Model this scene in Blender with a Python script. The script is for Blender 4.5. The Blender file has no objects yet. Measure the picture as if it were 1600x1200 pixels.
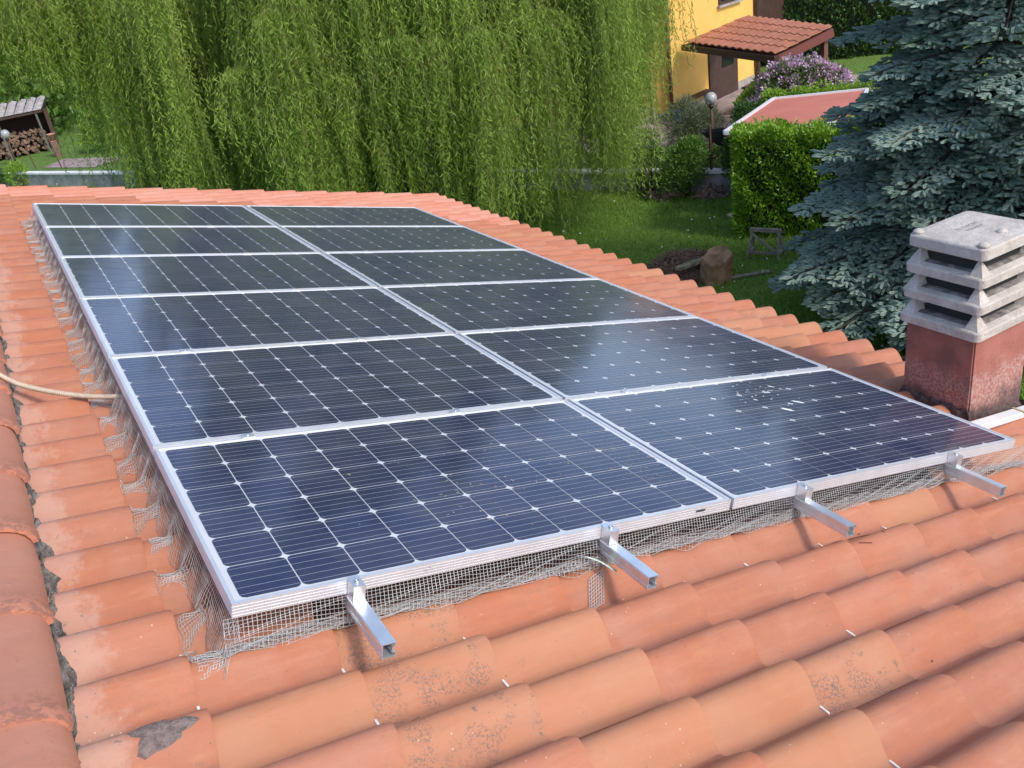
import bpy, bmesh, math, random
import numpy as np
from mathutils import Vector, Matrix
random.seed(7); rng = np.random.default_rng(11)
S = bpy.context.scene; COL = S.collection
R = math.radians; PI = math.pi

# ------------------------------------------------------------------ camera
AL = 0.26556                                   # pitch of the roof (15.2 degrees)
cam_d = bpy.data.cameras.new('camera'); cam = bpy.data.objects.new('camera', cam_d); COL.objects.link(cam); S.camera = cam
YAW, TILT, ROLL = -0.46799036, 1.11336769, -0.15439256
def _rz(a): return Matrix.Rotation(a, 4, 'Z')
cam.matrix_world = Matrix.Translation((-0.12291643, -1.88885293, 1.3226264)) @ _rz(YAW) @ Matrix.Rotation(TILT, 4, 'X') @ _rz(ROLL)
cam_d.sensor_width = 36; cam_d.lens = 1403.81 / 1600 * 36; cam_d.clip_start = 0.05; cam_d.clip_end = 600
# ------------------------------------------------------------------ light
# towards the sun, in world axes
SUNV = Vector((0.30, -1.0, 0.98)).normalized()
SUN_EL = math.asin(SUNV.z); SUN_AZ = math.atan2(SUNV.x, SUNV.y)
W = bpy.data.worlds.new("World"); S.world = W; W.use_nodes = True
wn = W.node_tree; bg = wn.nodes['Background']
sky = wn.nodes.new('ShaderNodeTexSky'); sky.sky_type = 'NISHITA'; sky.sun_disc = False
sky.sun_elevation = SUN_EL; sky.sun_rotation = SUN_AZ; sky.dust_density = 1.3; sky.air_density = 0.8; sky.ozone_density = 1.0
wn.links.new(sky.outputs[0], bg.inputs[0]); bg.inputs[1].default_value = 0.15
sd = bpy.data.lights.new('sun', 'SUN'); sd.energy = 1.3; sd.angle = R(9.0); sd.color = (1.0, 0.96, 0.90)
sun = bpy.data.objects.new('sun', sd); COL.objects.link(sun); sun.rotation_euler = SUNV.to_track_quat('Z', 'Y').to_euler()
S.render.engine = 'CYCLES'
S.view_settings.view_transform = 'Standard'; S.view_settings.look = 'None'; S.view_settings.gamma = 1; S.view_settings.use_curve_mapping = False
S.view_settings.exposure = 0.92
S.cycles.max_bounces = 5; S.cycles.diffuse_bounces = 3; S.cycles.glossy_bounces = 3; S.cycles.transmission_bounces = 4; S.cycles.transparent_max_bounces = 8

# ------------------------------------------------------------------ helpers
def link(o, parent=None):
    COL.objects.link(o)
    if parent is not None: o.parent = parent
    return o
def tag(o, label=None, cat=None, group=None, kind=None):
    if label: o['label'] = label
    if cat: o['category'] = cat
    if group: o['group'] = group
    if kind: o['kind'] = kind
    return o
def empty(name, loc=(0, 0, 0), rot=(0, 0, 0), parent=None):
    o = bpy.data.objects.new(name, None); o.location = loc; o.rotation_euler = rot; o.empty_display_size = .1
    return link(o, parent)
class MB:
    """collects geometry for one mesh"""
    def __init__(s): s.v = []; s.f = []; s.m = []; s.sm = []
    def add(s, vs, fs, mi=0, smooth=False):
        b = len(s.v); s.v += [tuple(v) for v in vs]
        for f in fs: s.f.append([b + i for i in f]); s.m.append(mi); s.sm.append(smooth)
    def box(s, x0, x1, y0, y1, z0, z1, mi=0, M=None):
        vs = [(x0,y0,z0),(x1,y0,z0),(x1,y1,z0),(x0,y1,z0),(x0,y0,z1),(x1,y0,z1),(x1,y1,z1),(x0,y1,z1)]
        if M is not None: vs = [M @ Vector(v) for v in vs]
        s.add(vs, [(0,3,2,1),(4,5,6,7),(0,1,5,4),(1,2,6,5),(2,3,7,6),(3,0,4,7)], mi)
    def bar(s, a, b, w, h=None, mi=0, up=(0,0,1)):
        a = Vector(a); b = Vector(b); d = (b - a); L = d.length; d.normalize(); h = h or w
        up = Vector(up)
        if abs(d.dot(up)) > .98: up = Vector((1, 0, 0))
        x = d.cross(up).normalized(); y = x.cross(d).normalized()
        vs = [a + x*sx*w/2 + y*sy*h/2 + d*t for t in (0, L) for sx, sy in ((-1,-1),(1,-1),(1,1),(-1,1))]
        s.add(vs, [(3,2,1,0),(4,5,6,7),(0,1,5,4),(1,2,6,5),(2,3,7,6),(3,0,4,7)], mi)
    def tube(s, pts, rad, n=8, mi=0, cap=True):
        pts = [Vector(p) for p in pts]; k = len(pts)
        rr = rad if hasattr(rad, '__len__') else [rad]*k
        prev = None; rings = []
        for i, p in enumerate(pts):
            d = (pts[min(i+1, k-1)] - pts[max(i-1, 0)]).normalized()
            if prev is None: x = d.orthogonal().normalized()
            else: x = (prev - d*prev.dot(d)).normalized()
            prev = x; y = d.cross(x)
            rings.append([p + (x*math.cos(2*PI*j/n) + y*math.sin(2*PI*j/n))*rr[i] for j in range(n)])
        fs = [(i*n+j, i*n+(j+1) % n, (i+1)*n+(j+1) % n, (i+1)*n+j) for i in range(k-1) for j in range(n)]
        if cap: fs += [tuple(reversed(range(n))), tuple((k-1)*n+j for j in range(n))]
        s.add([v for r in rings for v in r], fs, mi, True)
    def lathe(s, prof, c=(0, 0, 0), n=16, mi=0):
        c = Vector(c); vs = [c + Vector((r*math.cos(2*PI*j/n), r*math.sin(2*PI*j/n), z)) for r, z in prof for j in range(n)]
        k = len(prof)
        fs = [(i*n+j, i*n+(j+1) % n, (i+1)*n+(j+1) % n, (i+1)*n+j) for i in range(k-1) for j in range(n)]
        s.add(vs, fs, mi, True)
    def mesh(s, name, mats):
        me = bpy.data.meshes.new(name); me.from_pydata(s.v, [], s.f)
        for m in (mats if isinstance(mats, (list, tuple)) else [mats]): me.materials.append(m)
        me.polygons.foreach_set('material_index', s.m); me.polygons.foreach_set('use_smooth', s.sm); me.update()
        return me
    def build(s, name, mats, parent=None, **kw):
        o = bpy.data.objects.new(name, s.mesh(name, mats)); link(o, parent); tag(o, **kw); return o
def np_mesh(name, V, F, mat, parent=None, smooth=False, tint=None, **kw):
    """V (n,3), F (m,3 or 4) arrays; tint: per-face float attribute"""
    me = bpy.data.meshes.new(name); n, k = F.shape
    me.vertices.add(len(V)); me.vertices.foreach_set('co', np.ascontiguousarray(V, dtype=np.float32).ravel())
    me.loops.add(n*k); me.loops.foreach_set('vertex_index', np.ascontiguousarray(F, dtype=np.int32).ravel())
    me.polygons.add(n); me.polygons.foreach_set('loop_start', np.arange(0, n*k, k, dtype=np.int32))
    me.polygons.foreach_set('use_smooth', np.full(n, smooth))
    me.update(calc_edges=True)
    if tint is not None:
        a = me.attributes.new('tint', 'FLOAT', 'FACE'); a.data.foreach_set('value', np.ascontiguousarray(tint, dtype=np.float32))
    me.materials.append(mat); o = bpy.data.objects.new(name, me); link(o, parent); tag(o, **kw); return o
def nrm(a): return a / np.maximum(np.linalg.norm(a, axis=-1, keepdims=True), 1e-9)
def leaf_geo(P, D, L, Wd, N=None):
    """folded diamond leaves: base P, direction D, length L, width Wd -> V,F (quads)"""
    n = len(P); D = nrm(D)
    if N is None: N = nrm(rng.normal(size=(n, 3)))
    X = nrm(np.cross(D, N)); Z = np.cross(X, D)
    L = np.broadcast_to(np.asarray(L, float).reshape(-1, 1), (n, 1)); Wd = np.broadcast_to(np.asarray(Wd, float).reshape(-1, 1), (n, 1))
    m = P + D*L*.45
    V = np.stack([P, m + X*Wd*.5 + Z*Wd*.15, P + D*L, m - X*Wd*.5 + Z*Wd*.15], 1).reshape(-1, 3)
    F = np.arange(n*4).reshape(-1, 4)
    return V, F

# ------------------------------------------------------------------ materials
def newmat(name):
    m = bpy.data.materials.new(name); m.use_nodes = True; nt = m.node_tree
    return m, nt, nt.nodes['Principled BSDF']
def N_(nt, t, **kw):
    n = nt.nodes.new(t)
    for k, v in kw.items(): setattr(n, k, v)
    return n
def mixc(nt, fac, a, b, blend='MIX'):
    n = nt.nodes.new('ShaderNodeMix'); n.data_type = 'RGBA'; n.blend_type = blend
    for s, v in ((n.inputs[0], fac), (n.inputs[6], a), (n.inputs[7], b)):
        if hasattr(v, 'is_linked') or hasattr(v, 'links'): nt.links.new(v, s)
        elif isinstance(v, (int, float)): s.default_value = v
        else: s.default_value = (*v, 1)
    return n.outputs[2]
def math_(nt, op, a, b=0.0, c=0.0, clamp=False):
    n = nt.nodes.new('ShaderNodeMath'); n.operation = op; n.use_clamp = clamp
    for s, v in zip(n.inputs, (a, b, c)):
        if isinstance(v, (int, float)): s.default_value = v
        else: nt.links.new(v, s)
    return n.outputs[0]
def ramp(nt, fac, lo, hi):
    n = nt.nodes.new('ShaderNodeMapRange'); n.interpolation_type = 'SMOOTHSTEP'
    nt.links.new(fac, n.inputs[0]); n.inputs[1].default_value = lo; n.inputs[2].default_value = hi
    return n.outputs[0]
def noise(nt, vec, scale, detail=4, rough=.6, dist=0):
    n = nt.nodes.new('ShaderNodeTexNoise'); n.inputs['Scale'].default_value = scale; n.inputs['Detail'].default_value = detail
    n.inputs['Roughness'].default_value = rough; n.inputs['Distortion'].default_value = dist
    if vec is not None: nt.links.new(vec, n.inputs['Vector'])
    return n.outputs[0]
def bump(nt, b, h, strength=.3, dist=.01):
    n = nt.nodes.new('ShaderNodeBump'); n.inputs['Strength'].default_value = strength; n.inputs['Distance'].default_value = dist
    nt.links.new(h, n.inputs['Height']); nt.links.new(n.outputs[0], b.inputs['Normal'])
def coords(nt, kind='Object', shift=True):
    tc = nt.nodes.new('ShaderNodeTexCoord'); out = tc.outputs[kind]
    if shift:
        oi = nt.nodes.new('ShaderNodeObjectInfo'); s = math_(nt, 'MULTIPLY', oi.outputs['Random'], 37.0)
        v = nt.nodes.new('ShaderNodeVectorMath'); v.operation = 'ADD'; nt.links.new(out, v.inputs[0]); nt.links.new(s, v.inputs[1]); out = v.outputs[0]
    return out
def simple(name, col, rough=.7, metal=0, n_scale=0, n_amt=.25, bmp=0, coat=0, spec=.5, shift=True):
    m, nt, b = newmat(name); b.inputs['Roughness'].default_value = rough; b.inputs['Metallic'].default_value = metal
    b.inputs['Coat Weight'].default_value = coat; b.inputs['Specular IOR Level'].default_value = spec
    b.inputs['Base Color'].default_value = (*col, 1)
    if n_scale:
        co = coords(nt, shift=shift); f = noise(nt, co, n_scale)
        d = tuple(c*(1-n_amt) for c in col); l = tuple(min(1, c*(1+n_amt)) for c in col)
        nt.links.new(mixc(nt, ramp(nt, f, .3, .7), d, l), b.inputs['Base Color'])
        if bmp: bump(nt, b, noise(nt, co, n_scale*4), bmp, .01)
    return m

def tile_mat(name, kind='plain'):
    m, nt, b = newmat(name); oi = N_(nt, 'ShaderNodeObjectInfo'); co = coords(nt)
    wn1 = N_(nt, 'ShaderNodeTexWhiteNoise', noise_dimensions='1D'); nt.links.new(oi.outputs['Random'], wn1.inputs['W'])
    c = mixc(nt, oi.outputs['Random'], (.44, .146, .068), (.445, .160, .084))
    hs = N_(nt, 'ShaderNodeHueSaturation'); nt.links.new(c, hs.inputs['Color'])
    nt.links.new(math_(nt, 'MULTIPLY_ADD', wn1.outputs[0], .12, .95), hs.inputs['Value']); c = hs.outputs[0]
    # weathered pale bloom and darker clay clouds
    f1 = noise(nt, co, 5, 4, .6); c = mixc(nt, math_(nt, 'MULTIPLY', ramp(nt, f1, .42, .75), .40), c, (.48, .235, .155))
    f2 = noise(nt, co, 11, 5, .65, .5); c = mixc(nt, math_(nt, 'MULTIPLY', ramp(nt, f2, .52, .8), .5), c, (.50, .22, .09))
    f3 = noise(nt, co, 45, 4, .7); c = mixc(nt, math_(nt, 'MULTIPLY', ramp(nt, f3, .52, .70), .42), c, (.37, .15, .095))
    mp = N_(nt, 'ShaderNodeMapping'); mp.inputs['Scale'].default_value = (3, 26, 8); nt.links.new(co, mp.inputs[0])
    fs_ = noise(nt, mp.outputs[0], 1.6, 5, .7); c = mixc(nt, math_(nt, 'MULTIPLY', ramp(nt, fs_, .50, .72), .45), c, (.30, .13, .08)); c = mixc(nt, math_(nt, 'MULTIPLY', ramp(nt, fs_, .50, .30), .30), c, (.54, .27, .16))
    f4 = noise(nt, co, 3.2, 6, .75, .8); c = mixc(nt, math_(nt, 'MULTIPLY', ramp(nt, f4, .56, .72), .40), c, (.36, .15, .10))
    f5 = noise(nt, co, 150, 3, .8); c = mixc(nt, math_(nt, 'MULTIPLY', ramp(nt, f5, .5, .72), .30), c, (.34, .13, .07))
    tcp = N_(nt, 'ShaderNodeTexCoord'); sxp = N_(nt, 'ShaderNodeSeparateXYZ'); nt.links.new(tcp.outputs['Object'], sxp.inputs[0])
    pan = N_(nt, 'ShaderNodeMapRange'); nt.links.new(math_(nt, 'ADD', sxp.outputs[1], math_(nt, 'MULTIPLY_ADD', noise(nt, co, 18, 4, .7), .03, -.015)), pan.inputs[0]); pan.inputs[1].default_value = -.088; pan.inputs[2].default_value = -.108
    if kind != 'mossy': c = mixc(nt, math_(nt, 'MULTIPLY', pan.outputs[0], .55), c, (.29, .125, .085))  # darker pan: channel dirt plus painted shade of the next barrel
    f6 = noise(nt, co, 2.2, 3, .55, 1.2); c = mixc(nt, math_(nt, 'MULTIPLY', ramp(nt, f6, .40, .68), .35), c, (.45, .225, .15))
    f7 = noise(nt, co, 26, 5, .8); c = mixc(nt, math_(nt, 'MULTIPLY', math_(nt, 'MULTIPLY', ramp(nt, f7, .57, .66), ramp(nt, noise(nt, co, 4.5, 2), .50, .62)), .45), c, (.24, .12, .08))
    # tiny pale and dark specks
    v = N_(nt, 'ShaderNodeTexVoronoi'); nt.links.new(co, v.inputs['Vector']); v.inputs['Scale'].default_value = 38
    sp = math_(nt, 'LESS_THAN', v.outputs['Distance'], .085)
    msk = ramp(nt, noise(nt, co, 7, 2), .55, .66)
    c = mixc(nt, math_(nt, 'MULTIPLY', math_(nt, 'MULTIPLY', sp, msk), .75), c, (.72, .60, .48))
    v2 = N_(nt, 'ShaderNodeTexVoronoi'); nt.links.new(co, v2.inputs['Vector']); v2.inputs['Scale'].default_value = 23
    c = mixc(nt, math_(nt, 'MULTIPLY', math_(nt, 'LESS_THAN', v2.outputs['Distance'], .045), .7), c, (.16, .08, .05))
    if kind == 'lichen':
        area = ramp(nt, noise(nt, co, 8, 3, .6), .47, .60)
        sp = ramp(nt, noise(nt, co, 170, 3, .7), .50, .55)
        c = mixc(nt, .28, c, (.54, .27, .13))
        c = mixc(nt, math_(nt, 'MULTIPLY', math_(nt, 'MULTIPLY', area, sp), .8), c, (.19, .125, .095))
        sp2 = ramp(nt, noise(nt, co, 22, 4, .7), .62, .70); c = mixc(nt, math_(nt, 'MULTIPLY', sp2, .8), c, (.15, .12, .085))
    if kind == 'ochre':
        c = mixc(nt, .34, c, (.54, .26, .12))
    if kind == 'dusty':         # next to the ridge: mortar smears at the upper end
        tc = N_(nt, 'ShaderNodeTexCoord'); sx = N_(nt, 'ShaderNodeSeparateXYZ'); nt.links.new(tc.outputs['Object'], sx.inputs[0])
        e = math_(nt, 'MULTIPLY_ADD', sx.outputs[0], -9.0, -1.25)   # rises towards the upper end
        e = math_(nt, 'ADD', e, math_(nt, 'MULTIPLY_ADD', noise(nt, co, 14, 4, .7), 3.0, -1.5)); e = ramp(nt, e, .1, .8)
        c = mixc(nt, math_(nt, 'MULTIPLY', e, .38), c, (.56, .38, .30))
        g = math_(nt, 'MULTIPLY', ramp(nt, noise(nt, co, 40, 5, .7), .60, .68), e); c = mixc(nt, math_(nt, 'MULTIPLY', g, .8), c, (.17, .13, .10))
    if kind == 'mossy':         # ridge tiles, black and orange crust at the lower rim
        tc = N_(nt, 'ShaderNodeTexCoord'); sx = N_(nt, 'ShaderNodeSeparateXYZ'); nt.links.new(tc.outputs['Object'], sx.inputs[0])
        a = N_(nt, 'ShaderNodeMapRange'); nt.links.new(sx.outputs[1], a.inputs[0]); a.inputs[1].default_value = .10; a.inputs[2].default_value = 0
        g = math_(nt, 'MULTIPLY', ramp(nt, noise(nt, co, 45, 5, .75), .46, .56), a.outputs[0]); c = mixc(nt, math_(nt, 'MULTIPLY', a.outputs[0], .5), c, (.58, .18, .08))
        c = mixc(nt, math_(nt, 'MULTIPLY', g, .85), c, (.07, .035, .025))
        c = mixc(nt, math_(nt, 'MULTIPLY', ramp(nt, noise(nt, co, 60, 4, .75), .62, .68), .7), c, (.13, .075, .05))
        c = mixc(nt, .5, c, (.55, .25, .17))
    nt.links.new(c, b.inputs['Base Color']); b.inputs['Roughness'].default_value = .62; b.inputs['Specular IOR Level'].default_value = .35
    h = math_(nt, 'ADD', math_(nt, 'MULTIPLY', noise(nt, co, 9, 2), 1.0), math_(nt, 'MULTIPLY', noise(nt, co, 160, 3), .12))
    h = math_(nt, 'ADD', h, math_(nt, 'MULTIPLY', noise(nt, co, 55, 4, .7), .30)); bump(nt, b, h, .5, .006)
    return m
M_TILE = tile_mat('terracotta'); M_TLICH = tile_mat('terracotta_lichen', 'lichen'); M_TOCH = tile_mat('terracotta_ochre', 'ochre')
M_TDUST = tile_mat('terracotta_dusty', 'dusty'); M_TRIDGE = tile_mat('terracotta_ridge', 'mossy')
M_LIT_LIP = simple('lit_lip', (.78, .72, .66), .8, n_scale=60, n_amt=.2)
M_MORTAR = simple('grey_mortar', (.20, .175, .15), .95, n_scale=40, n_amt=.6, bmp=1)
M_CEMENT_PATCH = simple('cement_patch', (.27, .20, .175), .85, n_scale=60, n_amt=.3, bmp=1)
M_DECK = simple('roof_board', (.26, .11, .065), .9)
M_ALU = simple('anodised_aluminium', (.80, .80, .81), .38, .55, n_scale=9, n_amt=.06)
M_ALU2 = simple('brushed_rail_aluminium', (.80, .81, .83), .30, .75, n_scale=14, n_amt=.08)
M_STEEL = simple('bolt_steel', (.62, .62, .64), .35, .9)
M_NET = simple('galvanised_net_wire', (.50, .49, .47), .5, .15)
M_CONDUIT = simple('beige_pvc', (.52, .41, .30), .6, n_scale=20, n_amt=.12)
M_WHITEPAINT = simple('white_enamel', (.78, .77, .75), .35, n_scale=12, n_amt=.08)
M_DARK = simple('dark_gap', (.02, .02, .02), .9)
M_LABEL = simple('printed_label', (.03, .03, .035), .5)
M_GREEN = simple('green_cable', (.25, .42, .22), .5)

def cell_mat():
    m, nt, b = newmat('silicon_cell'); tc = N_(nt, 'ShaderNodeTexCoord'); sx = N_(nt, 'ShaderNodeSeparateXYZ'); nt.links.new(tc.outputs['Object'], sx.inputs[0])
    oi = N_(nt, 'ShaderNodeObjectInfo')
    c = mixc(nt, oi.outputs['Random'], (.010, .014, .052), (.014, .019, .066))
    # five bright ribbons along the long side of the panel, fine grid fingers across
    t = math_(nt, 'MULTIPLY_ADD', sx.outputs[1], 1/.0312, .5); fr = math_(nt, 'FRACT', t)
    d = math_(nt, 'ABSOLUTE', math_(nt, 'SUBTRACT', fr, .5)); rib = math_(nt, 'LESS_THAN', d, .021)
    fr2 = math_(nt, 'FRACT', math_(nt, 'MULTIPLY', sx.outputs[1], 1/.0104)); fin = math_(nt, 'LESS_THAN', fr2, .07)
    c = mixc(nt, math_(nt, 'MULTIPLY', fin, .25), c, (.20, .20, .22))
    c = mixc(nt, math_(nt, 'MULTIPLY', rib, .85), c, (.50, .50, .52))
    co = coords(nt); geo = N_(nt, 'ShaderNodeNewGeometry')
    n = noise(nt, geo.outputs['Position'], 3.0, 5, .65)     # settled dust film, thicker in clouds
    dust = math_(nt, 'MULTIPLY', ramp(nt, n, .3, .75), .09); c = mixc(nt, dust, c, (.42, .37, .30))
    v = N_(nt, 'ShaderNodeTexVoronoi'); nt.links.new(geo.outputs['Position'], v.inputs['Vector']); v.inputs['Scale'].default_value = 60
    sp = math_(nt, 'MULTIPLY', math_(nt, 'LESS_THAN', v.outputs['Distance'], .10), ramp(nt, noise(nt, geo.outputs['Position'], 9, 3), .58, .66))
    c = mixc(nt, math_(nt, 'MULTIPLY', sp, .45), c, (.46, .40, .30))
    nt.links.new(c, b.inputs['Base Color']); b.inputs['Roughness'].default_value = .16; b.inputs['IOR'].default_value = 1.5
    nt.links.new(math_(nt, 'MULTIPLY_ADD', n, .13, .06), b.inputs['Roughness']); b.inputs['Sheen Weight'].default_value = .10; b.inputs['Sheen Roughness'].default_value = .35
    h = noise(nt, geo.outputs['Position'], 6, 2); bump(nt, b, h, .03, .01)
    return m
M_CELL = cell_mat()
M_BACK = simple('white_backsheet', (.62, .62, .62), .12, n_scale=5, n_amt=.04)
M_DROP = simple('bird_dropping', (.82, .80, .72), .8)

def leaf_mat(name, cols, trans=.35, rough=.5, bark=None):
    """cols: low tint, high tint"""
    m = bpy.data.materials.new(name); m.use_nodes = True; nt = m.node_tree; b = nt.nodes['Principled BSDF']; out = nt.nodes['Material Output']
    a = N_(nt, 'ShaderNodeAttribute', attribute_name='tint'); geo = N_(nt, 'ShaderNodeNewGeometry')
    c = mixc(nt, a.outputs['Fac'], cols[0], cols[1])
    f = noise(nt, geo.outputs['Position'], 1.1, 2); c = mixc(nt, math_(nt, 'MULTIPLY', ramp(nt, f, .35, .7), .35), c, cols[2] if len(cols) > 2 else cols[1])
    nt.links.new(c, b.inputs['Base Color']); b.inputs['Roughness'].default_value = rough; b.inputs['Specular IOR Level'].default_value = .4
    if trans:
        t = N_(nt, 'ShaderNodeBsdfTranslucent'); nt.links.new(mixc(nt, .35, c, (.35, .5, .05), 'MIX'), t.inputs[0])
        mx = N_(nt, 'ShaderNodeMixShader'); mx.inputs[0].default_value = trans
        nt.links.new(b.outputs[0], mx.inputs[1]); nt.links.new(t.outputs[0], mx.inputs[2]); nt.links.new(mx.outputs[0], out.inputs['Surface'])
    return m
M_WILLOW = leaf_mat('willow_leaf', ((.12, .20, .022), (.42, .56, .10), (.27, .39, .055)), .40)
M_LAUREL = leaf_mat('laurel_leaf', ((.08, .20, .016), (.34, .54, .04), (.19, .36, .025)), .25, .35)
M_SHRUB = leaf_mat('shrub_leaf', ((.055, .13, .022), (.15, .27, .045)), .2, .45)
M_BRIGHT = leaf_mat('bright_shrub_leaf', ((.12, .23, .025), (.34, .52, .06)), .3)
M_IVY = leaf_mat('ivy_leaf', ((.03, .075, .016), (.085, .17, .035)), .1, .45)
M_GREY = leaf_mat('grey_green_leaf', ((.10, .13, .07), (.20, .24, .13)), .15)
M_RHODO_L = leaf_mat('rhododendron_leaf', ((.06, .11, .03), (.16, .24, .06)), .15)
M_RHODO_F = leaf_mat('rhododendron_flower', ((.50, .22, .48), (.80, .58, .72)), .2, .7)
M_SPRUCE = leaf_mat('blue_spruce_needle', ((.075, .125, .095), (.30, .385, .32), (.165, .245, .185)), 0, .6)
M_WOODS = leaf_mat('far_woods_leaf', ((.04, .09, .016), (.13, .24, .04)), .15)
M_GRASSB = leaf_mat('grass_blade', ((.09, .19, .02), (.30, .46, .05), (.19, .33, .035)), .25)
M_BARK = simple('bark', (.085, .06, .042), .9, n_scale=12, n_amt=.4, bmp=1)
M_TWIG = simple('spruce_branch', (.06, .045, .035), .9)
def lawn_mat():
    m, nt, b = newmat('lawn_soil_grass'); geo = N_(nt, 'ShaderNodeNewGeometry'); p = geo.outputs['Position']
    c = mixc(nt, ramp(nt, noise(nt, p, 14, 6, .7), .35, .7), (.07, .14, .02), (.20, .33, .045))
    c = mixc(nt, math_(nt, 'MULTIPLY', ramp(nt, noise(nt, p, .7, 4, .6), .45, .7), .5), c, (.15, .20, .035))
    c = mixc(nt, math_(nt, 'MULTIPLY', ramp(nt, noise(nt, p, 1.3, 4, .65), .62, .70), .6), c, (.22, .17, .09))
    nt.links.new(c, b.inputs['Base Color']); b.inputs['Roughness'].default_value = .9
    bump(nt, b, noise(nt, p, 40, 4), .8, .05); return m
M_LAWN = lawn_mat()

# ------------------------------------------------------------------ THE HOUSE UNDER THE CAMERA
ROOF = Matrix.Rotation(AL, 4, 'Y')        # local x = down the slope, y = along the ridge, z = out of the roof
def rf(u, v, n=0): return tuple((ROOF @ Vector((u, v, n))))
G = -4.5; PZ = -4.1
EXPO, PITCH, U0, V0, HB = .349, .2085, -.10, .007, -.218
house = empty('tiled_house', (0, 0, 0)); tag(house, 'house with a terracotta tiled roof carrying the solar panels, seen from on top', 'house')
V_MIN, V_MAX, U_EAVE, U_RIDGE = -3.1, 7.95, U0 + 13*EXPO, -.50
mb = MB()
mb.add([(U_RIDGE, V_MIN, HB-.03), (U_EAVE-.06, V_MIN, HB-.03), (U_EAVE-.06, V_MAX-.05, HB-.03), (U_RIDGE, V_MAX-.05, HB-.03),
        (U_RIDGE, V_MIN, HB-.16), (U_EAVE-.06, V_MIN, HB-.16), (U_EAVE-.06, V_MAX-.05, HB-.16), (U_RIDGE, V_MAX-.05, HB-.16)],
       [(0, 1, 2, 3), (7, 6, 5, 4), (0, 4, 5, 1), (1, 5, 6, 2), (2, 6, 7, 3), (3, 7, 4, 0)])
roof = mb.build('roof', M_DECK, house); roof.rotation_euler = (0, AL, 0)

def tile_prof(y):
    w = .082 if y > 0 else .104
    a = abs(y)
    if a < w: return .070 * (.5 + .5*math.cos(PI * a/w))**.72
    return .0
def tile_mesh(name, mat, bead=True, seed=0):
    r = random.Random(seed); mb = MB()
    ys = [-.135, -.115, -.104, -.092, -.078, -.063, -.048, -.033, -.017, 0, .017, .033, .048, .060, .070, .081, .094]
    xs = [-.415, -.28, -.14, -.012, 0]
    L = len(ys); top = []; bot = []
    for x in xs:
        for y in ys:
            lift = .023*(1 + x/.415); s = 1 + .05*(x/.415 + .5); ro = -.004 if x == 0 else 0
            z = tile_prof(y)*s + (.003 if y < -.12 else 0) - (.002 if -.12 < y < -.09 else 0)
            top.append((x, y*s if abs(y) < .075 else y, z + lift + ro - (.005 if y > .085 else 0))); bot.append((x, (y*s if abs(y) < .075 else y)*.97, z + lift - .015))
    fs = [(i*L+j, (i+1)*L+j, (i+1)*L+j+1, i*L+j+1) for i in range(len(xs)-1) for j in range(L-1)]
    mb.add(top, fs, 0, True)
    n = len(top); e = (len(xs)-1)*L
    tt = top[e:e+L]; bb = bot[e:e+L]
    mb.add(tt + bb, [(j, L+j, L+j+1, j+1) for j in range(L-1)], 0)
    side = [i*L for i in range(len(xs))]
    mb.add([top[i] for i in side] + [bot[i] for i in side], [(i, i+1, len(xs)+i+1, len(xs)+i) for i in range(len(xs)-1)], 0)
    mb.add([bot[i*L+j] for i in (0, len(xs)-1) for j in range(L)], [(j, j+1, L+j+1, L+j) for j in range(L-1)], 0)
    if bead:       # front lip of the pan, coloured pale to paint the light it catches
        a = -.133 + r.random()*.008; b = -.086 - r.random()*.014
        mb.box(-.004, .0022, a, b, .010, .0237, 1)
    return mb.mesh(name, [mat, M_LIT_LIP])
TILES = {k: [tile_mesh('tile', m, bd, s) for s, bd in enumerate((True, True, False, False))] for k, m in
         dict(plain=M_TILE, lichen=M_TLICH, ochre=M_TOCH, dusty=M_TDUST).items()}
CH = (3.745, 4.19, .50, .885)             # chimney footprint in roof coordinates
camr = ROOF.inverted() @ cam.matrix_world.translation
cand = []
NK0, NK1 = -14, 38
for k in range(NK0, NK1+1):
    v = V0 + k*PITCH
    for j in range(0, 14):
        u = U0 + j*EXPO
        if j > 0 and u - EXPO > .10 and u < 3.20 and .10 < v < 5.95: continue       # hidden under the panels
        if CH[0]-.02 < u - EXPO*.5 < CH[1]+.12 and CH[2]-.05 < v < CH[3]+.05: continue
        p = rf(u, v, HB); q = cam.matrix_world.inverted() @ Vector(p); px = 512 + 898.4*q.x/-q.z; py = 384 - 898.4*q.y/-q.z
        vis = q.z < 0 and -60 < px < 1084+120 and -20 < py < 768+110
        cand.append((0 if vis else 1, (Vector(p) - cam.matrix_world.translation).length, j, k, u, v))
cand.sort(); singles = [c for c in cand if c[0] == 0][:296]; rest = [c for c in cand if c not in set(singles)]
rr = random.Random(3)
spec = {(2, -1): 'lichen', (2, -2): 'lichen', (3, -1): 'ochre', (1, -1): 'ochre', (3, -2): 'ochre', (3, -3): 'ochre'}
def tile_tf(u, v):
    return (u + rr.uniform(-.005, .005), v + rr.uniform(-.003, .003), HB + rr.uniform(-.001, .003)), (rr.uniform(-.02, .02), rr.uniform(-.006, .006), rr.uniform(-.009, .009))
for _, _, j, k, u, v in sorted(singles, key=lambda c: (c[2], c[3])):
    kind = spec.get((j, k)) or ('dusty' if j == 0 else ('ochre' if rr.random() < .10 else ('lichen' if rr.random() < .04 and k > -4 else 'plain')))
    o = bpy.data.objects.new('tile', rr.choice(TILES[kind])); o.location, o.rotation_euler = tile_tf(u, v); link(o, roof)
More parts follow.
